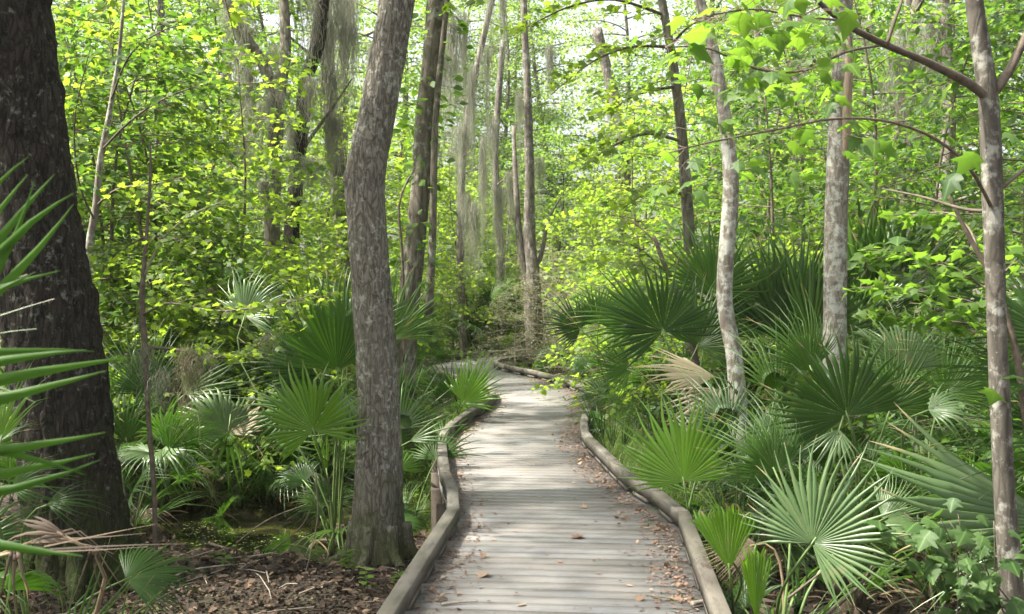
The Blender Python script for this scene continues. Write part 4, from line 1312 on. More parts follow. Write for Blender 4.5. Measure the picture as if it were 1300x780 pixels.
p = palm('broad dark green fan palmetto spreading left over the right kerb', 872, 10.4, stem=0.3, stem_r=.08)
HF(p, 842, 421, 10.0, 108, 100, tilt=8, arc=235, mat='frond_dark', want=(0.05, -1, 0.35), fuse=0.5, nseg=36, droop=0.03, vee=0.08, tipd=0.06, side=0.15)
HF(p, 822, 412, 10.5, 150, 118, tilt=5, arc=130, mat='frond', want=(0.2, -0.8, 0.7), fuse=0.45, nseg=24, droop=.05, side=.1)
HF(p, 885, 440, 10.3, 60, 105, tilt=0, arc=200, mat='frond_dark', fuse=.45)
HF(p, 800, 470, 10.2, 165, 80, tilt=20, arc=150, mat='frond', fuse=.4)
HF(p, 905, 370, 10.8, 85, 110, tilt=0, arc=200, mat='frond', fuse=.45)
fill_fronds(p, G(104), 3, .2, 2.9, dead=3)

p = palm('small dull palmetto fan beside the slim scrub at the kerb bend', 772, 15.4)
HF(p, 737, 418, 14.6, 140, 58, tilt=5, arc=200, mat='frond_dark', want=(0.2, -0.8, 0.5), fuse=.5, nseg=28, tipd=.1)
HF(p, 760, 410, 14.8, 80, 60, tilt=0, arc=220, mat='frond', fuse=.5)
fill_fronds(p, G(105), 4, -1.2, 1.8, ln=(.4, .6), dead=2)

p = palm('stiff upright blades of a young palmetto against the outer right kerb', 775, 11.6, stem=0.04)
for (hx, hy, an, R_, ar, m_) in ((766, 560, 104, 82, 40, 'frond_dark'), (778, 570, 92, 70, 50, 'frond'), (790, 572, 75, 75, 40, 'frond'), (756, 545, 112, 70, 30, 'frond_dark')):
    HF(p, hx, hy, 11.5, an, R_, tilt=rnd.uniform(-5, 10), arc=ar, mat=m_, fuse=0.2, nseg=max(5, ar // 7), droop=.03, tipd=.1)

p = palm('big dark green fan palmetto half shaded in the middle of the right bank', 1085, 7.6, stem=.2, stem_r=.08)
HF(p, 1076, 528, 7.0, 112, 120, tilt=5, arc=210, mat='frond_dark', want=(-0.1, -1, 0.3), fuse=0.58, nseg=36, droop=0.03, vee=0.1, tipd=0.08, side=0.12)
HF(p, 1065, 545, 6.9, 250, 85, tilt=25, arc=110, mat='frond_pale', fuse=.3, nseg=12, tipd=.3)
HF(p, 1130, 520, 7.4, 70, 110, tilt=-5, arc=170, mat='frond', fuse=.45)
HF(p, 1030, 470, 7.8, 110, 120, tilt=0, arc=140, mat='frond', fuse=.35, tipd=.4)
fill_fronds(p, G(106), 3, .1, 3.0, dead=12)
straps(p, G(506), 12)

p = palm('large silver-green frond cluster reaching left from behind the near spotted trunk', 1350, 6.6, stem=.25, stem_r=.08)
HF(p, 1350, 665, 6.3, 164, 285, tilt=10, arc=52, mat='frond_pale', want=(-0.35, -0.75, 0.7), fuse=0.6, nseg=11, droop=0.02, vee=0.0, tipd=0.04, side=0.08, fold=1.0, broken=0)
HF(p, 1340, 705, 6.2, 190, 200, tilt=10, arc=60, mat='frond_pale', want=(0, -0.4, 0.9), fuse=0.35, nseg=12, droop=0.12, tipd=.2)
HF(p, 1320, 480, 6.4, 172, 200, tilt=8, arc=80, mat='frond', want=(-0.2, -0.6, 0.8), fuse=0.3, nseg=16, droop=0.03, tipd=0.12, side=.15, fold=.7)
HF(p, 1345, 430, 6.6, 150, 190, tilt=0, arc=110, mat='frond_dark', fuse=.4, nseg=20)
HF(p, 1370, 560, 6.3, 175, 190, tilt=10, arc=90, mat='frond_dark', fuse=.3, nseg=18)
fill_fronds(p, G(107), 3, 1.0, 4.5, dead=5)
straps(p, G(507), 8)

p = palm('sunlit pale palmetto leaf glinting in the shade behind the spotted trunk', 1190, 7.6)
HF(p, 1178, 520, 7.2, 15, 70, tilt=20, arc=150, mat='frond_pale', want=(-0.4, -0.5, 0.9), fuse=.45, nseg=16, tipd=.3)
HF(p, 1150, 470, 7.6, 100, 90, tilt=0, arc=200, mat='frond_pale', fuse=.5)
HF(p, 1200, 500, 7.8, 60, 100, tilt=0, arc=180, mat='frond', fuse=.45)
fill_fronds(p, G(108), 4, dead=10)
straps(p, G(508), 10)

p = palm('tall stiff palmetto clump standing right behind the scarred pale trunk', 1105, 12.2, stem=.5, stem_r=.1)
for (hx, hy, an, R_, ar, m_) in ((1095, 400, 72, 175, 80, 'frond'), (1085, 420, 85, 190, 60, 'frond'), (1120, 400, 55, 160, 80, 'frond'), (1082, 428, 40, 95, 200, 'frond'), (1140, 380, 70, 130, 120, 'frond'), (1110, 390, 45, 150, 70, 'frond_pale')):
    HF(p, hx, hy, 12 + rnd.uniform(-.3, .3), an, R_, tilt=rnd.uniform(-5, 8), arc=ar, mat=m_, fuse=.5, nseg=max(10, ar // 6), droop=.03, tipd=.05, broken=.03, side=.15)
straps(p, G(509), 18, R=(.9, 1.4), ln=(.5, 1.1))
fill_fronds(p, G(109), 5, elev=(.6, 1.2), ln=(.8, 1.2), R=(.6, .8), dead=3)

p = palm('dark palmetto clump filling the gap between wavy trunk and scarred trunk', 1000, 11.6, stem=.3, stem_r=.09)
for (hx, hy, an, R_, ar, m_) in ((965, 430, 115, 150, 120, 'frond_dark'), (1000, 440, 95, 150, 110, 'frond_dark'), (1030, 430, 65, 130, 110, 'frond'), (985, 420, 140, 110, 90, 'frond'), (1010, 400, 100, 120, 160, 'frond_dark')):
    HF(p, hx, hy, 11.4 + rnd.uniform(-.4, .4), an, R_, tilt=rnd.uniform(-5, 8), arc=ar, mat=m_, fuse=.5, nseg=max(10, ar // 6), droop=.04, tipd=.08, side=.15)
fill_fronds(p, G(110), 4, dead=5)
straps(p, G(510), 14, R=(.8, 1.2), ln=(.2, .7))

# left of the walk
p = palm('close out-of-focus palmetto with long leaflets crossing the broad dark trunk', -230, 3.0, stem=.2)
HF(p, -420, 600, 2.4, 14, 570, tilt=0, arc=56, mat='frond_near', want=(-0.25, -1, 0.1), fuse=0.5, nseg=12, droop=0.0, vee=0.0, tipd=0.04, side=0.05, fold=0.5, broken=0, wide=1.5)
HF(p, -150, 500, 2.6, 54, 355, tilt=0, arc=34, mat='frond_near', want=(-0.2, -1, 0.1), fuse=0.5, nseg=7, droop=0.0, tipd=0.05, side=0.06, fold=.5, broken=0, wide=1.7)
HF(p, -250, 500, 2.9, 20, 370, tilt=4, arc=34, mat='frond_pale', want=(0.1, -0.6, 0.6), fuse=0.3, nseg=4, droop=0.0, tipd=0.08, side=.1, broken=0, wide=.5)
p = palm('withered brown palmetto leaf drooping in the bottom left corner', -10, 4.2, stem=.15)
HF(p, 15, 700, 3.8, 4, 225, tilt=4, arc=15, mat='frond_dead', want=(0, -0.5, 0.85), fuse=0.2, nseg=3, droop=0.0, tipd=0.03, broken=0, wide=1.6, pet='petiole_dead')
HF(p, 30, 690, 3.9, 12, 150, tilt=4, arc=26, mat='frond_dead', want=(0, -0.6, 0.8), fuse=0.3, nseg=4, droop=0.05, tipd=0.15, broken=.4, pet='petiole_dead')
HF(p, 118, 690, 3.8, 280, 120, tilt=10, arc=62, mat='frond_dead', fuse=0.1, nseg=4, droop=0.1, tipd=0.3, broken=.3, pet='petiole_dead', stalk=False)
HF(p, 20, 685, 3.7, 268, 130, tilt=10, arc=40, mat='frond_dead', fuse=0.2, nseg=3, droop=0.1, tipd=0.3, broken=.3, pet='petiole_dead', stalk=False)
HF(p, 85, 680, 3.85, 160, 90, tilt=10, arc=50, mat='frond_dead', fuse=0.4, nseg=5, droop=0.4, tipd=0.4, broken=.5, pet='petiole_dead')
p = palm('green palmetto blades rising at the foot of the broad dark trunk', 110, 5.0, stem=.05)
HF(p, 85, 835, 4.9, 62, 165, tilt=0, arc=60, mat='frond', fuse=0.3, nseg=9, droop=.02, tipd=.1)
HF(p, 150, 840, 5.0, 70, 130, tilt=0, arc=50, mat='frond', fuse=0.3, nseg=7, droop=.02, tipd=.1)
p = palm('shaded palmetto tucked in front of the broad dark trunk base', 20, 6.6, stem=.1)
HF(p, 15, 620, 6.4, 25, 80, tilt=10, arc=120, mat='frond', fuse=.35, nseg=14, tipd=.4)
HF(p, 0, 560, 6.5, 70, 110, tilt=0, arc=60, mat='frond_bright', fuse=.35, nseg=9)
HF(p, 60, 640, 6.5, 10, 70, tilt=5, arc=100, mat='frond_dark', fuse=.35, nseg=12, tipd=.4)
fill_fronds(p, G(111), 3, dead=3)

p = palm('bright green fan palmetto standing in the pool left of the bent trunk', 425, 9.3, stem=.1)
HF(p, 398, 547, 8.6, 105, 98, tilt=-4, arc=240, mat='frond_bright', want=(-0.45, -1, 0.45), fuse=0.56, nseg=32, droop=0.03, vee=0.1, tipd=0.12, side=0.28, broken=.02)
HF(p, 436, 500, 8.9, 275, 95, tilt=25, arc=130, mat='frond_pale', fuse=.3, nseg=11, droop=.05, tipd=.3)
HF(p, 440, 560, 9.2, 85, 100, tilt=0, arc=40, mat='frond', fuse=.25, nseg=7)
HF(p, 415, 600, 9.2, 100, 90, tilt=0, arc=36, mat='frond_bright', fuse=.25, nseg=6)
fill_fronds(p, G(112), 2, 2.0, 4.2, ln=(.3, .5), R=(.3, .42), dead=4)
p = palm('tall dark fan palmetto directly behind the bright green fan in the pool', 430, 10.2, stem=.3, stem_r=.08)
HF(p, 428, 470, 9.6, 98, 135, tilt=5, arc=150, mat='frond', want=(0.1, -1, 0.3), fuse=0.55, nseg=26, droop=0.02, tipd=0.08, side=0.15)
HF(p, 400, 470, 9.9, 125, 120, tilt=0, arc=170, mat='frond_dark', fuse=.5)
HF(p, 440, 440, 10.2, 80, 120, tilt=0, arc=150, mat='frond_dark', fuse=.5)
HF(p, 380, 520, 9.7, 185, 100, tilt=10, arc=140, mat='frond', fuse=.4, nseg=16, tipd=.3)
HF(p, 310, 400, 10.6, 60, 70, tilt=0, arc=200, mat='frond_pale', fuse=.5)
fill_fronds(p, G(113), 3, dead=4)
p = palm('dull grey-green fan palmetto with drooping yellow leaflets over the dark pool', 300, 11.6, stem=.15)
HF(p, 287, 548, 10.3, 130, 72, tilt=15, arc=210, mat='frond_pale', want=(0, -0.8, 0.6), fuse=.6, nseg=26, droop=.1, tipd=.25)
HF(p, 292, 552, 10.4, 40, 62, tilt=5, arc=90, mat='frond_straw', fuse=.6, nseg=12, droop=.1)
HF(p, 290, 548, 10.2, 268, 85, tilt=15, arc=110, mat='frond_bright', fuse=.25, nseg=7, droop=.05, tipd=.2)
HF(p, 245, 508, 10.6, 30, 85, tilt=5, arc=90, mat='frond_dark', fuse=.3, nseg=10)
HF(p, 350, 560, 10.6, 30, 90, tilt=5, arc=130, mat='frond', fuse=.35, nseg=14)
fill_fronds(p, G(114), 3, dead=9)
p = palm('arching palmetto with glinting drooping leaflets beside the broad dark trunk', 200, 11.2, stem=.15)
HF(p, 205, 572, 10.0, 10, 85, tilt=20, arc=200, mat='frond_pale', want=(0, -0.3, 1), fuse=.4, nseg=22, droop=.15, tipd=.5, broken=.15)
HF(p, 190, 575, 10.1, 170, 65, tilt=20, arc=200, mat='frond_pale', want=(0, -0.3, 1), fuse=.4, nseg=22, droop=.2, tipd=.5, broken=.15)
HF(p, 235, 500, 10.5, 40, 90, tilt=5, arc=150, mat='frond', fuse=.35, nseg=16)
HF(p, 190, 500, 10.7, 100, 100, tilt=0, arc=160, mat='frond_dark', fuse=.4)
HF(p, 160, 560, 10.6, 90, 110, tilt=0, arc=100, mat='frond', fuse=.3, nseg=12, tipd=.3)
fill_fronds(p, G(115), 3, dead=9)
straps(p, G(515), 4)
p = palm('pale slashed palmetto fan just right of the bent trunk by the kerb', 515, 10.6, stem=.12)
HF(p, 508, 545, 10.3, 62, 95, tilt=5, arc=110, mat='frond_pale', fuse=.25, nseg=15, tipd=.12, droop=.02)
HF(p, 505, 520, 10.5, 100, 95, tilt=0, arc=90, mat='frond', fuse=.3, nseg=13, tipd=.2)
HF(p, 520, 560, 10.2, 20, 80, tilt=15, arc=60, mat='frond_pale', fuse=.3, nseg=6, tipd=.15)
HF(p, 500, 430, 11.0, 80, 100, tilt=0, arc=160, mat='frond', fuse=.4)
fill_fronds(p, G(116), 3, .5, 3.4, dead=3)
straps(p, G(516), 9, .5, 3.4)
p = palm('bright green fan palmetto leaning over the left kerb where the walk bends', 583, 14.0, stem=.05)
HF(p, 588, 512, 13.6, 62, 78, tilt=5, arc=150, mat='frond_bright', want=(-0.2, -0.9, 0.4), fuse=.45, nseg=24, droop=.03, tipd=.08, side=.2)
HF(p, 575, 505, 14, 120, 60, tilt=0, arc=120, mat='frond', fuse=.4, nseg=16)
HF(p, 600, 500, 14.3, 80, 60, tilt=0, arc=90, mat='frond_bright', fuse=.4, nseg=12)

# more palmettos, copied from a few plants
fill_protos = []
for q, (mats, dead, stem) in enumerate(((('frond', 'frond_dark'), 3, .2), (('frond_dark', 'frond'), 4, .35), (('frond', 'frond_pale'), 4, .15), (('frond_bright', 'frond'), 2, .1))):
    r = thing('palmetto', 'x', 'palmetto', group='palmettos of the forest floor')
    boot(r, stem, .07, q)
    straps(r, G(600 + q), 5, mats=mats)
    fill_fronds(r, G(200 + q), 8, elev=(.45, 1.3), ln=(.5, 1.0), R=(.45, .65), mats=mats, dead=dead, stem_h=stem * .7)
    fill_protos.append([r, 0])
for px, d, q, s_ in ((250, 13.5, 1, 1.35), (340, 12.6, 0, 1.3), (395, 13.2, 1, 1.4), (300, 14.8, 0, 1.5), (215, 14, 1, 1.1), (150, 11.8, 0, 1.0), (440, 14.2, 0, 1.1), (470, 12.2, 1, 1.0), (360, 16.5, 2, 1.1), (512, 15.8, 2, .8), (498, 18, 0, 1.0),
                     (492, 20.5, 2, 1.4), (600, 27.2, 2, 1.7), (545, 28.5, 0, 1.6), (632, 28.2, 0, 1.7), (615, 29.5, 2, 1.6), (665, 27.2, 3, .8), (648, 23.0, 3, .45), (672, 22.4, 3, .5), (742, 22.6, 1, 1.0), (772, 20.6, 0, .9), (835, 18.5, 1, 1.0), (815, 15.6, 0, .9), (820, 13.2, 2, .8),
                     (840, 14, 1, 1.1), (890, 13, 0, 1.1), (930, 13.4, 1, 1.2), (1000, 9.4, 0, .9), (960, 9.8, 2, .8), (1050, 9.0, 1, .9), (1120, 9.6, 0, 1.0), (1180, 10.2, 1, 1.15), (1240, 9.4, 0, 1.1), (1230, 12.6, 1, 1.3), (1290, 8.2, 1, 1.0), (1200, 8.2, 2, .8), (1340, 10, 0, 1.2),
                     (1150, 14.5, 0, 1.3), (1060, 14.5, 1, 1.2), (100, 12.5, 2, 1.0), (345, 12.3, 1, 1.05), (268, 12.2, 0, 1.0), (222, 12.0, 2, 1.0), (160, 9.6, 0, .95), (395, 11.8, 2, .9), (310, 12.9, 0, 1.2), (185, 11.4, 1, 1.1), (40, 11, 0, 1.1), (-40, 9, 1, 1.0), (-110, 7, 0, 1.0), (1420, 7, 1, 1.0), (480, 17, 0, 1.0), (505, 22, 1, 1.1), (820, 18, 0, 1.1)):
    x = (px - CX) / F * d
    loc = (x, d, gz(x, d))
    pr = fill_protos[q]
    if pr[1] == 0:
        PARTS[pr[0].name] = kids(pr[0])
        o = pr[0]
        o.location, o.rotation_euler, o.scale = loc, (0, 0, rnd.uniform(0, 6.28)), (s_,) * 3
    else:
        o = dup(pr[0], loc, rnd.uniform(0, 6.28), s_)
    pr[1] += 1
    AUTO.append((o, ('dark fan palmetto', 'deep green fan palmetto', 'pale fan palmetto', 'bright fan palmetto')[q], x, d))

# ------------------------------------------------------------------ spanish moss hanging in the trees
g = G(300)
mm = [moss_mesh(g, 1.0, .36, 190, M['moss'], .0045), moss_mesh(g, 1.0, .26, 140, M['moss'], .0045), moss_mesh(g, 1.0, .55, 230, M['moss'], .0045)]
near_m = [moss_mesh(g, .6, .16, 170, M['moss_dry'], .0022), moss_mesh(g, .45, .08, 60, M['moss'], .0018)]
for px, y0, y1, d, w in ((305, 20, 270, 17, 1.0), (330, 130, 285, 16.8, 1.2), (318, 90, 260, 17.2, .9), (357, 120, 280, 16.8, 1.2), (372, 160, 260, 17.9, .8), (392, 100, 250, 17.8, 1.0), (412, 20, 230, 18, 1.2), (430, -20, 200, 18.5, 1.3), (422, 90, 250, 18.2, 1.0),
                         (445, -10, 150, 19, 1.0), (300, -30, 130, 18, 1.2), (365, -30, 80, 17.5, 1.0), (400, -30, 60, 18.2, 1.0), (560, 60, 210, 16, .8), (575, 20, 230, 17, 1.0), (600, 90, 290, 22, 1.2), (585, 160, 330, 20, 1.0), (612, 180, 370, 24, 1.3),
                         (627, 150, 340, 25, 1.2), (594, 250, 370, 22, 1.0), (640, -20, 120, 22, .8), (625, -20, 90, 21, .8), (780, 140, 215, 29, 1.4), (795, 150, 210, 30, 1.2), (768, 170, 220, 29, 1.0), (1140, 60, 180, 17.5, 1.0), (1157, 70, 160, 18, 1.0),
                         (1128, 100, 200, 18, .8), (1180, 20, 110, 16, .9), (1205, 10, 90, 16, .9), (1100, 30, 130, 20, 1.0), (475, 60, 200, 20, 1.0), (548, 180, 330, 14.3, .5), (700, 60, 150, 30, 1.2), (650, 220, 330, 26, 1.2), (1165, 110, 200, 20, 1.0), (390, 200, 290, 17.5, 1.1), (340, 230, 290, 16.8, 1.3),
                         (384, -20, 170, 17.6, 1.1), (436, 30, 260, 18.3, 1.2), (418, 150, 300, 18.0, 1.0), (308, 170, 300, 16.9, .9), (350, 60, 200, 16.9, .9), (590, 20, 200, 19, 1.0), (618, 60, 260, 22, 1.1), (604, 260, 390, 21, 1.1), (636, 240, 380, 24, 1.1), (660, 120, 260, 23.8, .8), (684, 200, 320, 24.2, .9), (1150, 30, 190, 17.6, 1.1), (1188, 60, 190, 16.2, .9), (1020, 60, 200, 22, 1.0)):
    a, b = P(px, y0, d), P(px, y1, d)
    o = obj('spanish_moss', mm[int(g.integers(3))])
    o.location = a
    w *= .62 if d > 18.9 else .9
    o.scale = (w * g.uniform(.8, 1.2), w * g.uniform(.8, 1.2), (a - b).z * g.uniform(.8, 1.15))
    o.rotation_euler = (0, 0, g.uniform(0, 6.28))
    tag(o, 'x', 'moss', 'spanish moss hanging in the far trees')
    AUTO.append((o, 'spanish moss hank', a.x, d))
for px, y0, y1, d, q, lab in ((242, 448, 590, 7.95, 0, 'brown tuft of spanish moss hanging from the low lime branch'), (186, 440, 520, 8.2, 1, 'thin grey moss strands hanging on the dark low sapling'),
                              (340, 425, 480, 7.7, 1, 'short moss wisp hanging where the lime branch meets the palmetto'), (206, 470, 560, 8.1, 1, 'faint moss wisp dangling left of the brown moss tuft'), (262, 450, 500, 7.9, 1, 'short moss wisp dangling just right of the brown moss tuft')):
    o = obj('spanish_moss', near_m[q])
    a, b = P(px, y0, d), P(px, y1, d)
    o.location, o.scale = a, (1, 1, (a - b).z / (.6 if q == 0 else .45))
    tag(o, lab, 'moss', 'spanish moss on the near sapling')

# ------------------------------------------------------------------ fallen leaves on the deck
g = G(400)
lm = []
for q, (tm, mname) in enumerate(((tmpl_oval(.2), 'litter'), (tmpl_oval(.28), 'litter'), (lt_m, 'litter_pale'), (tmpl_oval(.24), 'litter_pale'), (lt_lobe, 'litter'))):
    V = tm[0].copy()
    V[:, 2] = 0.9 * (V[:, 0] ** 2) + 0.22 * (V[:, 1] - .5) ** 2 + .012
    V[:, 1] -= .5
    D = np.zeros((len(V), 4))
    D[:, 0] = .5
    lm.append(mk('fallen_leaf', V, tm[1], M[mname], D))


def deck_leaf(x, y, size, q, lab, grp, z=0.004, tilt=.25):
    o = obj('fallen_leaf', lm[q])
    o.location = (x, y, z)
    o.scale = (size, size, size * g.uniform(.6, 1.3))
    o.rotation_euler = (g.normal(0, tilt), g.normal(0, tilt), g.uniform(0, 6.28))
    return tag(o, lab, 'leaf', grp)


for px, y, q, s_, lab in ((612, 735, 2, .105, 'pale maple leaf lying alone on the planks near the bottom'), (662, 772, 3, .07, 'tan leaf lying at the bottom edge of the walk'), (711, 716, 3, .06, 'narrow pinkish leaf lying mid-walk below the curled brown leaf'), (732, 685, 4, .11, 'curled brown leaf lying mid-walk in the sun patch'),
                          (626, 688, 3, .055, 'small pale leaf left of the curled brown leaf'), (611, 638, 0, .07, 'orange-brown leaf on the planks by the left kerb bend'), (670, 698, 3, .04, 'tiny pale leaf above the narrow pinkish leaf'), (743, 669, 0, .04, 'small dark leaf above the curled brown leaf'),
                          (800, 747, 3, .05, 'small tan leaf right of centre near the bottom'), (685, 633, 3, .04, 'pale speck of leaf in mid-walk beyond the bend'), (690, 505, 0, .07, 'dark leaf alone on the far sunlit planks'), (760, 731, 3, .045, 'small tan leaf between the two drifts in front'), (655, 677, 3, .045, 'tan leaf fragment at the edge of the shade patch'), (560, 718, 3, .09, 'pale leaf lying just inside the left kerb')):
    d = EYE * F / (y - HZ)
    deck_leaf((px - CX) / F * d, d, s_, q, lab, 'single leaves lying on the walk', tilt=.1)
for side, grp, lab, n in ((0, 'leaf drift along the left kerb', 'small dry brown leaf in the drift along the left kerb', 80), (1, 'leaf drift along the right kerb', 'small dry brown leaf in the drift along the right kerb', 190)):
    for i in range(n):
        y = 5.4 + (g.random() ** 1.4) * 9.5
        a, b = walk_x(y)
        off = .09 + abs(g.normal(0, .13 if side else .10)) * (1.3 if side and y < 10 else 1)
        x = a + off if side == 0 else b - off
        deck_leaf(x, y, g.uniform(.025, .06), int(g.choice([0, 0, 1, 1, 3, 3, 4, 2])), lab, grp, z=.004 + g.uniform(0, .012), tilt=.35)
# finer litter on the deck and the litter of the forest floor
n = 7000
y = 4.6 + g.random(n) ** 1.1 * 15
a, b = walk_x(y)
side = g.random(n) < .6
off = .06 + np.abs(g.normal(0, .12, n))
x = np.where(side, b - off, a + off * .8)
loose = g.random(n) < .04
x = np.where(loose, a + (b - a) * g.random(n), x)
V, Fs, D = scatter(tmpl_oval(.26), np.stack([x, y, .006 + g.uniform(0, .008, n)], -1), g.uniform(0, 6.28, n), g.normal(0, .2, n), g.normal(0, .3, n), g.uniform(.008, .034, n), r=g.uniform(0, 1, n))
o = obj('leaf_litter', mk('deck_litter', V, Fs, M['litter'], D), kind='stuff')
o['label'] = 'fine dry leaf crumbs lying along both kerbs of the walk'


def floor_pts(g, n, x0, x1, y0, y1, p=1.0):
    x, y = g.uniform(x0, x1, n), y0 + (y1 - y0) * g.random(n) ** p
    k = ~on_walk(x, y, .12)
    x, y = x[k], y[k]
    z = ground_z(x, y)
    return x, y, z


x, y, z = floor_pts(g, 24000, -7, 7, 3.5, 18, 1.2)
x2, y2, z2 = floor_pts(g, 30000, -4.2, -0.2, 5.4, 10.2)
x3, y3, z3 = floor_pts(g, 14000, 0.8, 4.5, 4.4, 9)
x, y, z = np.concatenate([x, x2, x3]), np.concatenate([y, y2, y3]), np.concatenate([z, z2, z3])
k = z > -.60
x, y, z = x[k], y[k], z[k]
n = len(x)
V, Fs, D = scatter(tmpl_oval(.25), np.stack([x, y, z + g.uniform(.005, .03, n)], -1), g.uniform(0, 6.28, n), g.normal(0, .35, n), g.normal(0, .5, n), g.uniform(.012, .045, n) + .06 * g.random(n) ** 5, r=g.uniform(0, 1, n) ** 2.2)
o = obj('leaf_litter', mk('floor_litter', V, Fs, M['litter_ground'], D), kind='stuff')
o['label'] = 'brown leaf litter covering the forest floor'
tws_ = []
for i in range(420):
    x0, y0 = g.uniform(-4.5, 4.5), g.uniform(4.8, 11)
    if on_walk(np.array(x0), np.array(y0), .3) or gz(x0, y0) < -.6:
        continue
    az, ln = g.uniform(0, 6.28), g.uniform(.08, .5)
    pts = [(x0 + math.cos(az) * ln * t + g.normal(0, .015), y0 + math.sin(az) * ln * t + g.normal(0, .015)) for t in (-.5, 0, .5)]
    if any(on_walk(np.array(q[0]), np.array(q[1]), .1) for q in pts):
        continue
    tws_.append(tube(np.array([(q[0], q[1], gz(*q) + .02 + abs(g.normal(0, .012))) for q in pts]), [.0035, .003, .0015], 4, cap=False))
V, Fs, _ = join(tws_)
o = obj('twig_litter', mk('twig_litter', V, Fs, M['twig_pale']), kind='stuff')
o['label'] = 'thin dead twigs scattered over the leaf litter'
# duckweed and floating bits on the pool
x, y = g.uniform(-4.2, .2, 9000), g.uniform(9.3, 14.6, 9000)
f = np.sin(x * 2.3 + 1) + np.sin(y * 2.9 + x) + .6 * np.sin(x * 7 + y * 5)
k = (ground_z(x, y) < -.61) & (f > .75) & ~on_walk(x, y, -.1)
x, y = x[k], y[k]
n = len(x)
V, Fs, D = scatter(lt_far, np.stack([x, y, np.full(n, -.600)], -1), g.uniform(0, 6.28, n), g.normal(0, .03, n), g.normal(0, .03, n), g.uniform(.01, .035, n), r=g.uniform(0, 1, n))
o = obj('duckweed', mk('duckweed', V, Fs, M['weed'], D), kind='stuff')
o['label'] = 'green duckweed floating on the dark pool beside the walk'


# ------------------------------------------------------------------ grass and low plants
def blades(g, x, y, h, mat, name, label, wid=.006):
    n = len(x)
    z = ground_z(x, y)
    az = g.uniform(0, 6.28, n)
    lean = g.uniform(.1, .7, n)
    hh = h * g.uniform(.5, 1.3, n)
    ts = np.array([0, .4, .75, 1.0])
    V = np.zeros((n, 8, 3))
    for k, t in enumerate(ts):
        cx = x + np.cos(az) * hh * lean * t ** 2
        cy = y + np.sin(az) * hh * lean * t ** 2
        cz = z - .02 + hh * (t - .35 * lean * t ** 3)
        w = wid * (1 - t * .93) * g.uniform(.7, 1.3, n)
        V[:, 2 * k] = np.stack([cx - np.sin(az) * w, cy + np.cos(az) * w, cz], -1)
        V[:, 2 * k + 1] = np.stack([cx + np.sin(az) * w, cy - np.cos(az) * w, cz], -1)
    Fq = np.array([(0, 1, 3, 2), (2, 3, 5, 4), (4, 5, 7, 6)])
    Fs = (Fq[None] + (np.arange(n) * 8)[:, None, None]).reshape(-1, 4)
    D = np.zeros((n, 8, 4))
    D[:, :, 0] = g.random(n)[:, None]
    D[:, :, 1] = .3
    o = obj(name, mk(name, V.reshape(-1, 3), Fs, mat, D.reshape(-1, 4)), kind='stuff')
    o['label'] = label


def band(g, n, side, y0, y1, w):
    y = g.uniform(y0, y1, n)
    a, b = walk_x(y)
    off = .1 + np.abs(g.normal(0, w, n))
    return (a - off if side == 0 else b + off), y


x, y = band(g, 4200, 1, 8.4, 17.5, .30)
blades(g, x, y, .55, M['grass'], 'grass', 'bright grass growing along the outer right kerb')
x, y = band(g, 2600, 0, 11.3, 18, .35)
blades(g, x, y, .38, M['grass'], 'grass', 'low grass growing along the outer left kerb')
x, y, z = floor_pts(g, 9000, -9, 9, 17, 34)
blades(g, x, y, .5, M['grass'], 'grass', 'sparse grass on the far forest floor', .01)


def cover(g, x, y, h, lt, size, mat, label, name='ground_cover'):
    n = len(x)
    z = ground_z(x, y) + g.random(n) ** 1.5 * h
    V, Fs, D = scatter(lt, np.stack([x, y, z], -1), g.uniform(0, 6.28, n), g.normal(.0, .35, n), g.normal(0, .4, n), size * g.uniform(.5, 1.3, n), r=g.random(n))
    o = obj(name, mk(name, V, Fs, mat, D), kind='stuff')
    o['label'] = label


x, y = band(g, 3000, 0, 11.5, 17.5, .4)
cover(g, x, y, .4, lt_far, .055, M['fresh'], 'small-leaved weeds outside the left kerb')
x, y = band(g, 2600, 1, 9.5, 17, .45)
cover(g, x, y, .4, lt_far, .055, M['fresh'], 'small-leaved weeds outside the right kerb')
x, y, z = floor_pts(g, 26000, -16, 16, 16, 46)
k = ~((x > -2.4) & (x < 1.3) & (y < 27.5))
x, y, z = x[k], y[k], z[k]
cover(g, x, y, .9, lt_far, .12, M['fresh'], 'leafy undergrowth on the far forest floor', 'undergrowth')
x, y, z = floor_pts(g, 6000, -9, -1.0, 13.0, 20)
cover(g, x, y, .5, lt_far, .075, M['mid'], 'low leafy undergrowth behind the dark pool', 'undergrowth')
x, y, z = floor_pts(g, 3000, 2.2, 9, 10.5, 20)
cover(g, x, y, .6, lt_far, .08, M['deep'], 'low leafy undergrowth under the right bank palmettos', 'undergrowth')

x, y, z = floor_pts(g, 1500, -4.2, -0.5, 6.4, 9.6)
k = np.sin(x * 3.1 + 2) + np.sin(y * 2.7 + x * 2) > .9
cover(g, x[k], y[k], .07, tmpl_oval(.3), .045, M['fresh'], 'small green weeds dotted over the leaf litter by the left kerb')
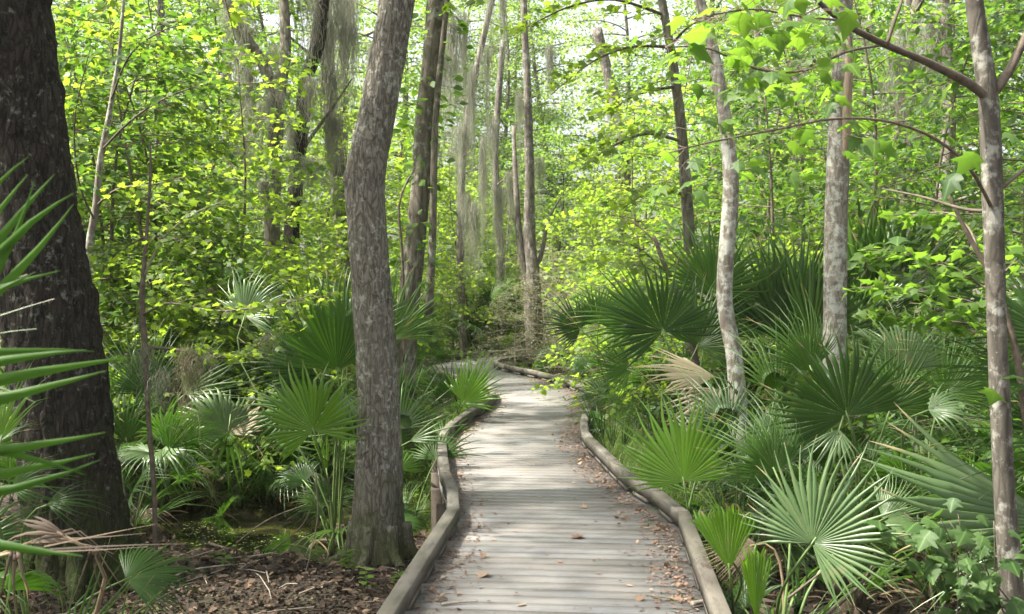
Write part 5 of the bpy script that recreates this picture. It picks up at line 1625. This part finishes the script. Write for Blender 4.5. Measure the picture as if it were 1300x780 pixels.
# seedlings at the foot of the bent trunk
for px, y, d, n, lab in ((440, 725, 8.1, 7, 'small leafy seedling at the foot of the bent trunk'), (400, 712, 8.5, 6, 'pale seedling left of the bent trunk'), (462, 745, 7.8, 5, 'tiny seedling in front of the bent trunk'), (505, 735, 8.0, 5, 'tiny seedling between bent trunk and left kerb'), (283, 712, 8.4, 4, 'low weed sprig on the litter at the pool edge'), (372, 640, 9.6, 4, 'thin sprig standing in the shallow pool')):
    x = (px - CX) / F * d
    r = thing('seedling', lab, 'seedling', (x, d, gz(x, d)), group='seedlings on the forest floor')
    h = g.uniform(.14, .24)
    V, Fs = tube(np.array([(0, 0, -.02), (.01, 0, h * .5), (.0, .01, h)]), [.003, .0025, .0015], 4)
    obj('stem', mk('stem', V, Fs, M['petiole']), r)
    for i in range(n * 2):
        az = i * 2.4
        V, Fs, D = scatter(tmpl_oval(.3), np.array([(0, 0, h * (.35 + .65 * i / (n * 2)))]), np.array([az]), np.array([.1]), np.array([g.normal(0, .3)]), .085 * g.uniform(.7, 1.2))
        obj('leaf', mk('leaf', V, Fs, M['fresh'], D), r)

# the lobed vine at lower right
vx = (1235 - CX) / F * 5.2
vine = thing('vine', 'pale lobed vine leaves massed at lower right below the silver frond', 'vine', (vx, 5.2, gz(vx, 5.2)))
vm = []
for q in range(3):
    V = lt_m[0] * np.array([1.15, 1, 1.5])
    V[:, 2] += .1 * q * V[:, 0] ** 2
    vm.append(mk('leaf', V, lt_m[1], M['vine'], np.stack([np.full(len(V), .2 + .3 * q), V[:, 1], 1 - np.abs(lt_m[0][:, 0]), np.ones(len(V))], -1)))
st = []
for q in range(9):
    a = P(1200 + q * 14, 800, 5.1)
    b = P(g.uniform(1130, 1300), g.uniform(650, 700), 5.0 + g.uniform(-.2, .3))
    st.append(spline(np.array([tuple(a), tuple((a + b) / 2 + Vector((g.normal(0, .06), 0, .05))), tuple(b)]), 9))
    V, Fs = tube(st[-1] - np.array(vine.location), np.linspace(.004, .002, 9), 4)
    obj('stem', mk('stem', V, Fs, M['twig']), vine)
for i in range(85):
    S = st[int(g.integers(len(st)))]
    p = S[int(g.integers(1, 9))] + g.normal(0, .06, 3)
    o = hang_leaf(vine, p, g.uniform(.06, .115), g.uniform(3.4, 6.0), g.normal(-.45, .3), g.normal(0, .4), vm[int(g.integers(3))])

# fallen twigs and branches
tw = [((205, 745), (250, 728), (330, 720), 7.2, .008, 'grey twig lying on the litter at lower left'), ((262, 700), (330, 735), (345, 770), 7.0, .007, 'thin pale branch lying across the litter'), ((400, 600), (403, 660), (386, 735), 8.2, .006, 'curved dead branch standing at the pool edge'),
      ((345, 700), (385, 665), (400, 625), 8.4, .008, 'dead stick leaning into the bright fan palmetto'), ((300, 690), (340, 660), (390, 640), 9.3, .006, 'slender stick crossing the dark pool'), ((215, 660), (250, 690), (290, 705), 8.6, .02, 'mossy rotten log end at the near pool edge'), ((380, 760), (420, 745), (470, 700), 7.6, .006, 'bent twig lying in front of the bent trunk'), ((170, 780), (230, 745), (255, 738), 6.6, .006, 'straight grey twig at the bottom left'),
      ((1050, 780), (1090, 745), (1110, 715), 5.4, .009, 'bare dead stalk leaning at the bottom right'), ((1000, 760), (1050, 720), (1060, 700), 5.6, .008, 'dry stalk leaning under the pale fan'), ((560, 773), (585, 770), (606, 769), 5.93, .008, 'short broken stick lying on the deck at the left kerb'), ((880, 775), (898, 771), (912, 768), 5.9, .016, 'stout broken stick lying on the deck against the right kerb')]
for a, b, c, d, r, lab in tw:
    if 'on the deck' in lab:
        pts = [((q[0] - CX) / F * (EYE * F / (q[1] - HZ)), EYE * F / (q[1] - HZ), r + .004) for q in (a, b, c)]
    elif 'lying' in lab or 'log' in lab:
        pts = []
        for q in (a, b, c):
            dd = d
            for _ in range(6):
                pp = P(q[0], q[1], dd)
                dd = F * (EYE - gz(pp.x, dd)) / (q[1] - HZ)
            pts.append((pp.x, dd, gz(pp.x, dd) + r + .015))
    else:
        pts = [tuple(P(q[0], q[1], d)) for q in (a, b, c)]
        x0 = max(pts, key=lambda q: -q[2])
    S = spline(np.array(pts), 10)
    V, Fs = tube(S - S[0], np.linspace(r, r * .5, 10), 6, 0, .2, int(a[0]))
    o = obj('fallen_branch' if r > .007 else 'twig', mk('twig', V, Fs, M['twig_pale' if 'lying' in lab else 'twig'], smooth=True))
    o.location = S[0]
    tag(o, lab, 'branch', 'fallen wood on the forest floor')

# ------------------------------------------------------------------ labels of the plants set out in numbers
LM = [(-400, 'the left edge'), (60, 'the broad dark trunk'), (205, 'the dark low sapling'), (347, 'the forked mossy tree'), (474, 'the bent trunk'), (525, 'the vine-clad trunk'), (600, 'the walk opening'), (675, 'the bend trunk'), (770, None), (925, 'the wavy trunk'), (1062, 'the scarred trunk'), (1262, 'the spotted trunk'), (1800, 'the right edge')]
LM = [(x, t) for x, t in LM if t]
ORD = ['nearest', 'second nearest', 'third nearest', 'fourth nearest', 'fifth nearest', 'sixth nearest', 'seventh nearest', 'eighth nearest', 'ninth nearest', 'tenth nearest', 'eleventh nearest', 'twelfth nearest', 'thirteenth nearest', 'fourteenth nearest', 'fifteenth nearest', 'sixteenth nearest', 'seventeenth nearest', 'eighteenth nearest', 'nineteenth nearest', 'twentieth nearest', 'twenty-first nearest', 'twenty-second nearest', 'twenty-third nearest', 'twenty-fourth nearest', 'farthest']
bins = {}
for o, ph, x, d in AUTO:
    px = CX + F * x / d
    k = max(i for i in range(len(LM)) if LM[i][0] <= px or i == 0)
    bins.setdefault((ph, k), []).append((d, o.name, o))
for (ph, k), L_ in bins.items():
    a, b = LM[k][1], LM[min(k + 1, len(LM) - 1)][1]
    where = f'beyond {b} to its left' if k == 0 else f'beyond {a} to its right' if k == len(LM) - 2 else f'between {a} and {b}'
    for i, (d, _, o) in enumerate(sorted(L_, key=lambda q: q[:2])):
        o['label'] = (ORD[i] + ' ' if len(L_) > 1 else 'the only ') + ph + ' ' + where

# ------------------------------------------------------------------ thin haze added to soften the far trees
hm, hnt, hout = new_mat('haze')
pv = hnt.nodes.new('ShaderNodeVolumePrincipled')
pv.inputs['Color'].default_value = (0.95, 0.97, 0.92, 1)
pv.inputs['Density'].default_value = 0.0003
hnt.links.new(pv.outputs[0], hout.inputs['Volume'])
V, Fq = box_quad([(-235, -165), (235, -165), (235, 315), (-235, 315)], -2.2, 24)
obj('haze', mk('haze', V, Fq, hm), kind='stuff')
